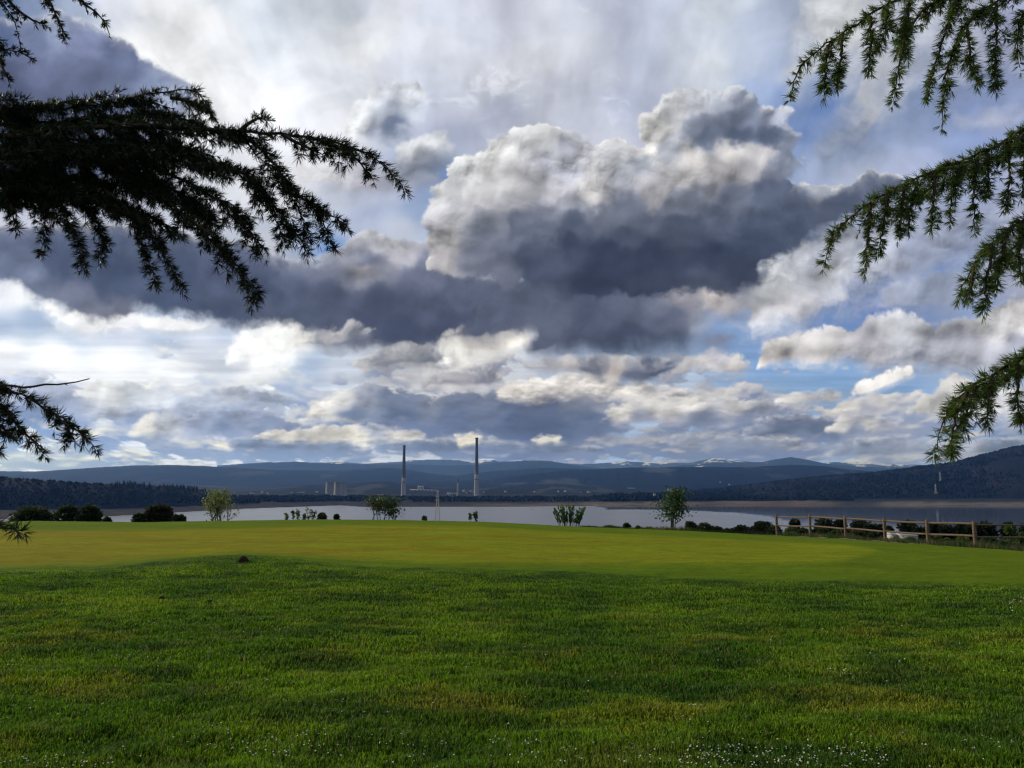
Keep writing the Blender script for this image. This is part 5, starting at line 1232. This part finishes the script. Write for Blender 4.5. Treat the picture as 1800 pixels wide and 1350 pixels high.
M_PETAL = mat('daisy_petal', lambda k: k.set((.75, .76, .72), .6, .2))
M_YOLK = mat('daisy_centre', lambda k: k.set((.55, .38, .04), .6, .2))
def daisies():
    r = np.random.RandomState(12); pts = []
    for (a, b, y0, y1, n) in ((1195, 1330, 1318, 1352, 170), (1330, 1560, 1318, 1352, 230), (1180, 1600, 1300, 1330, 60), (980, 1200, 1310, 1352, 60), (400, 560, 1292, 1335, 60), (330, 420, 1270, 1320, 20), (440, 800, 1290, 1352, 110), (0, 200, 1335, 1352, 90), (10, 60, 1160, 1175, 8), (150, 300, 1155, 1180, 14), (1455, 1505, 1176, 1190, 40), (1775, 1800, 1050, 1075, 26), (1660, 1700, 1132, 1145, 9), (1600, 1800, 1300, 1335, 30), (0, 1800, 1060, 1352, 260), (520, 620, 1210, 1240, 16), (860, 960, 1300, 1340, 50), (1200, 1250, 1240, 1290, 20)):
        c = r.rand(n, 2)*[b-a, y1-y0]+[a, y0]; pts.append(c)
    p = np.concatenate(pts); p = p[((perlin(p[:, 0]/40, p[:, 1]/14, 9) > .0) | (r.rand(len(p)) < .2)) & (r.rand(len(p)) < .85)]
    sx, sz = ray(p[:, 0], p[:, 1]); d = -EYE/sz
    for _ in range(4): d = (ground_z(sx*d, d)+.045-EYE)/sz
    x = sx*d; y = d; z = ground_z(x, y)+r.uniform(.045, .085, len(x))
    n = len(x); rad = r.uniform(.0036, .0062, n)*interp([(4, 1), (12, 1.7)], y); tilt = r.randn(n, 3)*.35+np.array([0, -.35, 1]); tilt /= np.linalg.norm(tilt, axis=1)[:, None]
    u = np.cross(tilt, [1, 0, 0]); u /= np.linalg.norm(u, axis=1)[:, None]; v = np.cross(tilt, u); c = np.stack([x, y, z], -1)
    k = 12; a = np.arange(k)*2*np.pi/k; rr = np.where(np.arange(k) % 2, 1., .62)
    ring = c[:, None, :]+(np.cos(a)[None, :, None]*u[:, None, :]+np.sin(a)[None, :, None]*v[:, None, :])*(rad[:, None, None]*rr[None, :, None])+tilt[:, None, :]*.001
    V = np.concatenate([c[:, None, :], ring], 1).reshape(-1, 3); b = np.arange(n)[:, None, None]*(k+1)
    f = np.array([[0, 1+j, 1+(j+1) % k] for j in range(k)])[None]; o = mesh('daisies', V, (b+f).reshape(-1, 3), M_PETAL); tag(o, 'small white daisies sprinkled through the lawn grass', 'flowers', kind='stuff')
    ring2 = (c+tilt*.0015)[:, None, :]+(np.cos(a)[None, :, None]*u[:, None, :]+np.sin(a)[None, :, None]*v[:, None, :])*(rad[:, None, None]*.3)
    V2 = np.concatenate([(c+tilt*.003)[:, None, :], ring2], 1).reshape(-1, 3)
    st = np.stack([c+[-.0007, 0, 0], c+[.0007, 0, 0], c+[.0007, 0, -.09], c+[-.0007, 0, -.09]], 1).reshape(-1, 3)
    m = o.data
    q = mesh('centre', V2, (b+f).reshape(-1, 3), M_YOLK, o); q['kind'] = 'stuff'
    s_ = mesh('stalk', st, np.arange(n*4).reshape(-1, 4), M_LEAFG, o, attrs=None); s_['kind'] = 'stuff'
M_LEAFG = mat('stalk_green', lambda k: k.set((.06, .11, .02), .6, .2))
daisies()

# ------------------------------------------------------------------ the two conifers whose branches frame the view
def m_needle(k):
    a = k.attr('tint').outputs['Color']; k.set(a, .45, .35)
    t = k.N('ShaderNodeBsdfTranslucent'); k.L(k.mix(1.0, a, (1.2, 1.35, .5), 'MULTIPLY'), t.inputs[0])
    mx = k.N('ShaderNodeMixShader'); mx.inputs[0].default_value = .22
    k.L(k.b.outputs[0], mx.inputs[1]); k.L(t.outputs[0], mx.inputs[2]); k.L(mx.outputs[0], k.nt.nodes['Material Output'].inputs[0])
M_NEEDLE = mat('needles', m_needle)
def catmull(P, step):
    P = np.asarray(P, float); Q = np.vstack([2*P[0]-P[1], P, 2*P[-1]-P[-2]]); out = []
    for i in range(1, len(Q)-2):
        L = np.linalg.norm(Q[i+1]-Q[i]); n = max(2, int(L/step)); t = np.linspace(0, 1, n, endpoint=False)[:, None]
        a, b, c, d = Q[i-1], Q[i], Q[i+1], Q[i+2]
        out.append(.5*((2*b)+(-a+c)*t+(2*a-5*b+4*c-d)*t*t+(-a+3*b-3*c+d)*t**3))
    out.append(P[-1:]); return np.vstack(out)
def tufts(path, r, spacing, nl, per, droop, out_):
    """rosettes of needles along a twig"""
    T = np.gradient(path, axis=0); L = np.linalg.norm(T, axis=1); T /= L[:, None]+1e-9
    s = np.concatenate([[0], np.cumsum(np.linalg.norm(np.diff(path, axis=0), axis=1))])
    n = max(2, int(s[-1]/spacing)); u = np.sort(r.uniform(0, s[-1], n)); u[-1] = s[-1]
    P = np.stack([np.interp(u, s, path[:, k]) for k in range(3)], 1); D = np.stack([np.interp(u, s, T[:, k]) for k in range(3)], 1)
    q = r.randn(n, 3); q -= (q*D).sum(1)[:, None]*D; q /= np.linalg.norm(q, axis=1)[:, None]+1e-9
    ax = D*r.uniform(.2, .8, n)[:, None]+q*1.0; ax[-1] = D[-1]; ax[:, 2] -= droop; ax /= np.linalg.norm(ax, axis=1)[:, None]
    root = P+q*.003
    m = per; ax_ = np.repeat(ax, m, 0); rt = np.repeat(root, m, 0)
    d = ax_+r.randn(n*m, 3)*.34; d /= np.linalg.norm(d, axis=1)[:, None]
    lv = (1+.45*fbm(P[:, 0]*9, P[:, 2]*9+P[:, 1]*5, 3, 5))[:, None]; ln = np.repeat(lv, m, 0)*nl*r.uniform(.55, 1.2, (n*m, 1))*np.repeat(r.uniform(.8, 1.15, (n, 1)), m, 0)
    out_.append((rt, rt+d*ln))
def needle_mesh(segs, width, tint, r, parent, label=None):
    A = np.concatenate([a for a, b in segs]); B = np.concatenate([b for a, b in segs]); n = len(A)
    d = B-A; w = np.cross(d, r.randn(n, 3)); w /= np.linalg.norm(w, axis=1)[:, None]+1e-12; w = w*width*r.uniform(.8, 1.25, (n, 1))
    V = np.stack([A-w*.4, A+w*.4, A+d*.65+w*.5, B, A+d*.65-w*.5], 1).reshape(-1, 3); i = np.arange(n)[:, None]*5
    t = np.array(tint)*(1+.30*r.randn(n, 1)).clip(.4, 1.9); t = t*(1+.08*r.randn(n, 3)); br = r.rand(n) < .03; t[br] = [.10, .07, .03]
    return mesh('needles', V, [i+np.array([[1, 2, 4, 0]]), i+np.array([[2, 3, 4]])], M_NEEDLE, parent, attrs={'tint': np.repeat(t.clip(.003, .6), 5, 0)})
def branch(tree, pts, D0, D1, r, tint, nl=.034, spacing=.0072, per=13, side=1.0, side_len=.16, rad=.007, bare=0., down=.5, start=None, needles=True, sag=0., hang=None, wscale=1.0):
    """pts: photo pixels of the branch, D0..D1 its distance from the camera; side twigs droop"""
    n = len(pts); P = np.array([at(p[0], p[1], D0+(D1-D0)*k/(n-1)) for k, p in enumerate(pts)])
    if start is not None: P = np.vstack([start, P])
    path = catmull(P, .02); m = len(path)
    path[1:-1] += .0025*r.randn(m-2, 3)
    sp = MB(); t = np.linspace(0, 1, m); sp.tube(path[::2] if m > 8 else path, (rad*(1-t)**.8+.0013)[::2] if m > 8 else rad*(1-t)+.0013, 6)
    segs = []; i0 = int(bare*m)
    vis = path[max(i0, 0):]
    if needles and len(vis) > 3: tufts(vis, r, spacing, nl, per, .05, segs)
    L = np.linalg.norm(np.diff(path, axis=0), axis=1).sum()
    if side > 0:
        ns = int(L/.034*side)
        for k in range(ns):
            u = r.uniform(max(bare, .04), .97); i = int(u*(m-1)); T = path[min(i+2, m-1)]-path[max(i-2, 0)]; T /= np.linalg.norm(T)+1e-9
            q = np.array([r.randn(), r.randn(), 0]); q -= q.dot(T)*T; q /= np.linalg.norm(q)+1e-9
            l = side_len*r.uniform(.35, 1.1)*(1.05-u*.75)
            d0 = T*.75+q*.65; e = path[i]; tw = [e]
            for j in range(1, 6):
                d = d0+np.array([0, 0, -down*j*.42]); d /= np.linalg.norm(d); e = e+d*l/5; tw.append(e)
            tw = np.array(tw); sp.tube(tw, np.linspace(rad*.35+.0006, .0008, 6), 4, False)
            tp = catmull(tw, .012)
            if needles: tufts(tp, r, spacing*1.05, nl*.95, per, .08, segs)
    for h in (hang or []):                     # hanging shoots: (px, py) list, starting near the branch
        q0 = D0+(D1-D0)*min(1, max(0, (h[0][0]-pts[0][0])/(pts[-1][0]-pts[0][0]+1e-6)))
        tw = np.array([at(a, b, q0-.03*k) for k, (a, b) in enumerate(h)]); tp = catmull(tw, .014); tp[1:-1] += .002*r.randn(len(tp)-2, 3)
        k_ = len(tp); sp.tube(tp, np.linspace(rad*.45+.001, .0009, k_), 5)
        tufts(tp, r, spacing*.8, nl, per+2, .08, segs)
        for c in range(int(k_*.30)):
            i = r.randint(1, max(2, int(k_*.9))); l = .055*r.uniform(.5, 1.3)*(1.2-i/k_); a = r.uniform(0, 6.28)
            d = np.array([math.cos(a)*.55, math.sin(a)*.55, -.9]); tw2 = np.array([tp[i], tp[i]+d*l*.5, tp[i]+d*l+np.array([0, 0, -.2*l])]); sp.tube(tw2, [.0014, .001, .0007], 4, False)
            tufts(catmull(tw2, .01), r, spacing, nl*.9, per, .08, segs)
    o = sp.build('branch', M_BARK, tree, True)
    if segs: needle_mesh(segs, .0018*wscale, tint, r, o)
    return o

def trunk(tree, x, y, h, r0, seed):
    r = np.random.RandomState(seed); n = 26; t = np.linspace(0, 1, n); z0 = float(ground_z(x, max(y, .6)))-.2
    P = np.stack([x+.06*np.cumsum(r.randn(n))*.3, y+.06*np.cumsum(r.randn(n))*.3, z0+t*h], -1); P[:, 0] -= P[0, 0]-x; P[:, 1] -= P[0, 1]-y
    MB().tube(P, r0*(1-t)**.85+.02+.10*np.exp(-t*26), 16).build('trunk', M_BARK, tree, True); return P
def tpoint(P, z):
    return np.array([np.interp(z, P[:, 2], P[:, k]) for k in range(3)])

rl = np.random.RandomState(21); XL, YL = -3.6, 2.7
TL = empty('conifer_tree', (XL, YL, float(ground_z(XL, YL))), 'dark conifer whose drooping needled branches enter from the left', 'tree'); PL = trunk(TL, XL, YL, 11, .17, 1)
NL_ = (.016, .030, .014)  # shade on the backlit branches is put into this dark needle colour
def LB(pts, D0, D1, **k):
    z = at(pts[0][0], pts[0][1], D0)[2]
    k.setdefault('start', None)
    if k.pop('root', False): k['start'] = tpoint(PL, z+.15)
    return branch(TL, pts, D0, D1, rl, k.pop('tint', NL_), **k)
LB([(-60, 232), (100, 226), (250, 222), (370, 228), (450, 233), (520, 238), (590, 250), (640, 268), (680, 296), (705, 325), (717, 343)], 2.9, 2.6, root=True, rad=.016, side=1.2, side_len=.14, tint=(.022, .040, .016), hang=[[(560, 245), (610, 268), (640, 295), (658, 322)], [(500, 238), (545, 262), (580, 275)]])
LB([(-60, 262), (60, 235), (150, 205), (215, 180), (270, 165), (320, 158), (348, 163), (368, 195)], 3.0, 3.1, root=True, rad=.012, side=1.1, side_len=.18, down=.25, tint=(.018, .036, .016))
LB([(-60, 215), (0, 200), (60, 190), (110, 180), (170, 172), (215, 160)], 3.2, 3.1, root=True, side=1.0, side_len=.14, down=.1, rad=.010)
LB([(300, 172), (345, 182), (372, 200), (388, 220)], 3.05, 3.0, side=1.3, side_len=.11, tint=(.035, .060, .018))
LB([(420, 232), (440, 215), (460, 208), (475, 212)], 2.8, 2.8, side=1.5, side_len=.07, down=.1, tint=(.03, .055, .016))
LB([(380, 228), (440, 248), (480, 285), (510, 330), (555, 362), (590, 385), (612, 405)], 2.85, 2.6, side=1.4, side_len=.17, hang=[[(540, 350), (565, 385), (577, 415), (590, 440)], [(500, 320), (530, 380), (545, 420)]])
LB([(250, 226), (320, 262), (390, 290), (450, 318), (480, 360), (515, 400), (543, 443)], 2.9, 2.65, side=1.5, side_len=.17, hang=[[(430, 310), (470, 360), (490, 400), (500, 440)]])
LB([(200, 228), (270, 290), (350, 330), (410, 370), (440, 410), (466, 458)], 2.95, 2.7, side=1.5, side_len=.17)
LB([(150, 226), (230, 310), (300, 360), (360, 410), (400, 455), (432, 500), (443, 543)], 2.95, 2.65, side=1.5, side_len=.14, hang=[[(385, 430), (425, 475), (458, 522)], [(330, 380), (380, 420), (415, 440)]])
LB([(90, 226), (150, 300), (215, 360), (265, 410), (298, 465), (325, 518)], 3.0, 2.7, side=1.4, side_len=.13, hang=[[(225, 370), (248, 430), (268, 480), (280, 508)]])
LB([(20, 228), (60, 290), (100, 350), (130, 410), (152, 476)], 3.0, 2.75, side=1.3, side_len=.12, hang=[[(70, 340), (80, 390), (70, 448)]])
LB([(-40, 235), (0, 300), (20, 360), (28, 410)], 3.0, 2.8, side=1.3, side_len=.12)
LB([(60, 228), (120, 320), (165, 380), (180, 420), (176, 462)], 3.1, 2.8, side=1.4, side_len=.12)
LB([(-60, 235), (60, 245), (170, 245), (280, 250), (380, 275)], 3.05, 2.9, root=True, rad=.010, side=3.8, side_len=.20, down=.8)
LB([(-60, 205), (60, 215), (160, 215), (260, 205), (340, 205)], 3.1, 3.0, root=True, rad=.010, side=2.2, side_len=.17, down=.5)
LB([(-60, 190), (30, 192), (110, 190), (190, 182), (250, 176), (300, 190)], 3.05, 3.0, root=True, rad=.010, side=3.4, side_len=.14, down=.4)
LB([(-60, 180), (-10, 178), (20, 172), (50, 178)], 3.0, 3.0, root=True, side=2.0, side_len=.10, down=.1)
LB([(120, 210), (200, 205), (280, 200), (340, 215), (400, 240)], 3.0, 2.9, side=2.6, side_len=.15, down=.7)
LB([(-60, 345), (20, 352), (80, 372), (120, 400)], 3.1, 2.95, root=True, rad=.008, side=1.6, side_len=.13)
LB([(150, 270), (240, 300), (330, 350), (380, 400)], 3.1, 2.9, side=3.2, side_len=.18)
LB([(-60, 290), (60, 300), (180, 320), (300, 345), (400, 390)], 3.2, 3.0, root=True, rad=.012, side=3.6, side_len=.22)
LB([(-60, 250), (80, 262), (200, 270), (320, 285), (420, 300)], 3.25, 3.1, root=True, rad=.012, side=3.8, side_len=.22)
LB([(-60, 330), (40, 335), (140, 345), (240, 370), (320, 420)], 3.1, 2.95, root=True, rad=.010, side=3.0, side_len=.19)
LB([(-60, 280), (40, 270), (140, 262), (240, 262), (330, 275)], 2.8, 2.8, root=True, rad=.010, side=3.2, side_len=.20)
LB([(-60, 310), (30, 318), (110, 328), (180, 350), (235, 390)], 2.9, 2.8, root=True, rad=.010, side=3.2, side_len=.20)
# top left sprays
LB([(-80, -60), (-10, -10), (22, 30), (32, 60), (36, 84)], 2.6, 2.6, root=True, side=1.0, side_len=.07, nl=.022, tint=(.02, .034, .016))
LB([(20, -70), (62, -25), (92, 12), (105, 42), (117, 74)], 2.6, 2.6, side=1.0, side_len=.07, nl=.022, tint=(.02, .034, .016))
LB([(60, -60), (120, -15), (155, 8), (178, 30), (193, 62)], 2.6, 2.6, side=.7, side_len=.06, nl=.020, tint=(.02, .034, .016))
LB([(0, -20), (30, 18), (60, 35), (85, 48)], 2.6, 2.6, side=.7, side_len=.05, nl=.020, tint=(.02, .034, .016))
LB([(-80, 60), (-20, 78), (10, 88), (38, 92), (56, 104)], 2.6, 2.5, root=True, side=1.1, side_len=.07, nl=.022, tint=(.02, .034, .016))
LB([(-20, 80), (0, 105), (8, 128), (17, 147)], 2.55, 2.5, side=.9, side_len=.05, nl=.020, tint=(.02, .034, .016))
# lower left spray
LB([(-120, 655), (-40, 672), (30, 690), (80, 718), (120, 742), (150, 768), (172, 796)], 2.8, 2.55, root=True, rad=.012, side=.9, side_len=.10, hang=[[(100, 732), (118, 752), (116, 778)]])
LB([(-60, 680), (0, 715), (35, 752), (62, 780), (80, 806)], 2.75, 2.55, side=1.2, side_len=.10)
LB([(-80, 690), (-30, 720), (0, 750), (20, 768)], 2.75, 2.6, side=1.2, side_len=.10)
LB([(-80, 660), (0, 676), (40, 681), (90, 676), (135, 671), (168, 664)], 2.7, 2.6, side=.35, side_len=.03, needles=False, rad=.005)
LB([(-90, 760), (-30, 778), (-5, 788), (4, 796)], 2.7, 2.6, side=.5, side_len=.05)
LB([(-120, 880), (-50, 908), (0, 925), (24, 932), (42, 937)], 2.4, 2.3, root=True, side=.6, side_len=.06)

rr_ = np.random.RandomState(22); XR, YR = 4.6, 3.3
TRR = empty('conifer_tree', (XR, YR, float(ground_z(XR, YR))), 'sunlit green conifer whose drooping branches enter from the right', 'tree'); PR = trunk(TRR, XR, YR, 11, .18, 2)
NR_ = (.100, .155, .034)  # sunlight on these branches is put into the lighter needle colour
def RB(pts, D0, D1, **k):
    z = at(pts[0][0], pts[0][1], D0)[2]
    if k.pop('root', False): k['start'] = tpoint(PR, z+.2)
    return branch(TRR, pts, D0, D1, rr_, k.pop('tint', NR_), nl=k.pop('nl', .035), **k)
RB([(1900, -110), (1760, -60), (1640, -20), (1560, 8), (1505, 42), (1455, 78), (1415, 110), (1396, 142), (1386, 176)], 3.0, 2.75, root=True, rad=.014, side=.9, side_len=.10, down=.9,
   hang=[[(1600, -5), (1590, 60), (1578, 130), (1569, 187)], [(1530, 30), (1532, 70), (1528, 105), (1525, 131)], [(1480, 62), (1478, 100), (1472, 130), (1470, 157)], [(1455, 80), (1452, 120), (1448, 171)], [(1560, 10), (1556, 50), (1545, 90)], [(1700, -40), (1660, 60), (1640, 130), (1628, 176)]])
RB([(1900, -60), (1800, -20), (1740, 10), (1695, 50), (1668, 110), (1660, 170), (1656, 228)], 2.95, 2.75, root=True, rad=.012, side=1.6, side_len=.12, down=.9,
   hang=[[(1700, 50), (1706, 100), (1719, 156)], [(1750, 5), (1752, 60), (1748, 110), (1751, 162)]])
RB([(1860, -70), (1740, -35), (1640, 5), (1600, 50), (1575, 100)], 3.05, 2.9, rad=.010, side=1.6, side_len=.14, down=.9)
RB([(1900, -30), (1830, 0), (1795, 30), (1790, 80), (1793, 128)], 2.9, 2.8, root=True, side=1.5, side_len=.12, down=.9)
RB([(1940, 130), (1860, 200), (1790, 232), (1740, 262), (1690, 284), (1630, 306), (1575, 330), (1525, 358), (1488, 388), (1462, 418), (1447, 474)], 3.0, 2.75, root=True, rad=.014, side=1.5, side_len=.11, down=.8,
   hang=[[(1530, 358), (1526, 420), (1520, 486)], [(1560, 345), (1552, 400), (1543, 450)], [(1590, 325), (1584, 380), (1578, 424)], [(1612, 320), (1600, 370), (1598, 409)], [(1645, 305), (1640, 360), (1638, 406)], [(1690, 290), (1672, 350), (1671, 396)], [(1720, 275), (1712, 340), (1713, 411)], [(1735, 270), (1738, 310), (1735, 350)], [(1770, 250), (1775, 320), (1765, 370)], [(1800, 235), (1800, 300), (1795, 350)]])
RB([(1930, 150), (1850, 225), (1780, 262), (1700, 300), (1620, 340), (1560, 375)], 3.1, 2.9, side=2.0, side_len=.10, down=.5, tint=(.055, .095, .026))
RB([(1950, 300), (1860, 345), (1800, 385), (1762, 412), (1725, 448), (1698, 490), (1684, 535)], 2.9, 2.65, root=True, rad=.013, side=1.8, side_len=.12, down=.8,
   hang=[[(1745, 430), (1735, 490), (1727, 556)], [(1770, 410), (1758, 470), (1750, 518)], [(1800, 390), (1792, 450), (1797, 500)], [(1712, 470), (1708, 500), (1705, 525)]])
RB([(1930, 330), (1860, 375), (1810, 410), (1770, 450), (1745, 490)], 2.95, 2.8, side=1.8, side_len=.11, down=.6)
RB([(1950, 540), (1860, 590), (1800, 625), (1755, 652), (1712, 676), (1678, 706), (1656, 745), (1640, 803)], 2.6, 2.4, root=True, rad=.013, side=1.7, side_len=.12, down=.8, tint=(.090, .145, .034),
   hang=[[(1700, 690), (1682, 730), (1673, 770), (1671, 804)], [(1715, 680), (1700, 720), (1692, 765)], [(1745, 665), (1737, 705), (1737, 750)], [(1790, 635), (1788, 700), (1794, 755)]])
RB([(1930, 560), (1860, 605), (1800, 645), (1750, 670), (1710, 705)], 2.7, 2.5, side=1.9, side_len=.10, down=.6)

# ------------------------------------------------------------------ air
def haze():
    B = 27500.; top = 1000.
    zmin = -74.
    V = [(-2.25*B, -6000+0, zmin), (2.25*B, -6000, zmin), (2.25*B, B, zmin), (-2.25*B, B, zmin)]
    V = V+[(x, y, top) for x, y, z in V]
    m = bpy.data.materials.new('haze_air'); m.use_nodes = True; nt = m.node_tree; nt.nodes.clear()
    pv = nt.nodes.new('ShaderNodeVolumePrincipled'); pv.inputs['Color'].default_value = (*AIR, 1); pv.inputs['Absorption Color'].default_value = (1, 1, 1, 1); pv.inputs['Density'].default_value = HAZE_DENSITY; pv.inputs['Anisotropy'].default_value = .2
    out = nt.nodes.new('ShaderNodeOutputMaterial'); nt.links.new(pv.outputs[0], out.inputs['Volume'])
    o = mesh('haze', V, np.array([(0, 1, 5, 4), (1, 2, 6, 5), (2, 3, 7, 6), (3, 0, 4, 7), (4, 5, 6, 7), (3, 2, 1, 0)]), m); tag(o, kind='stuff')
haze()
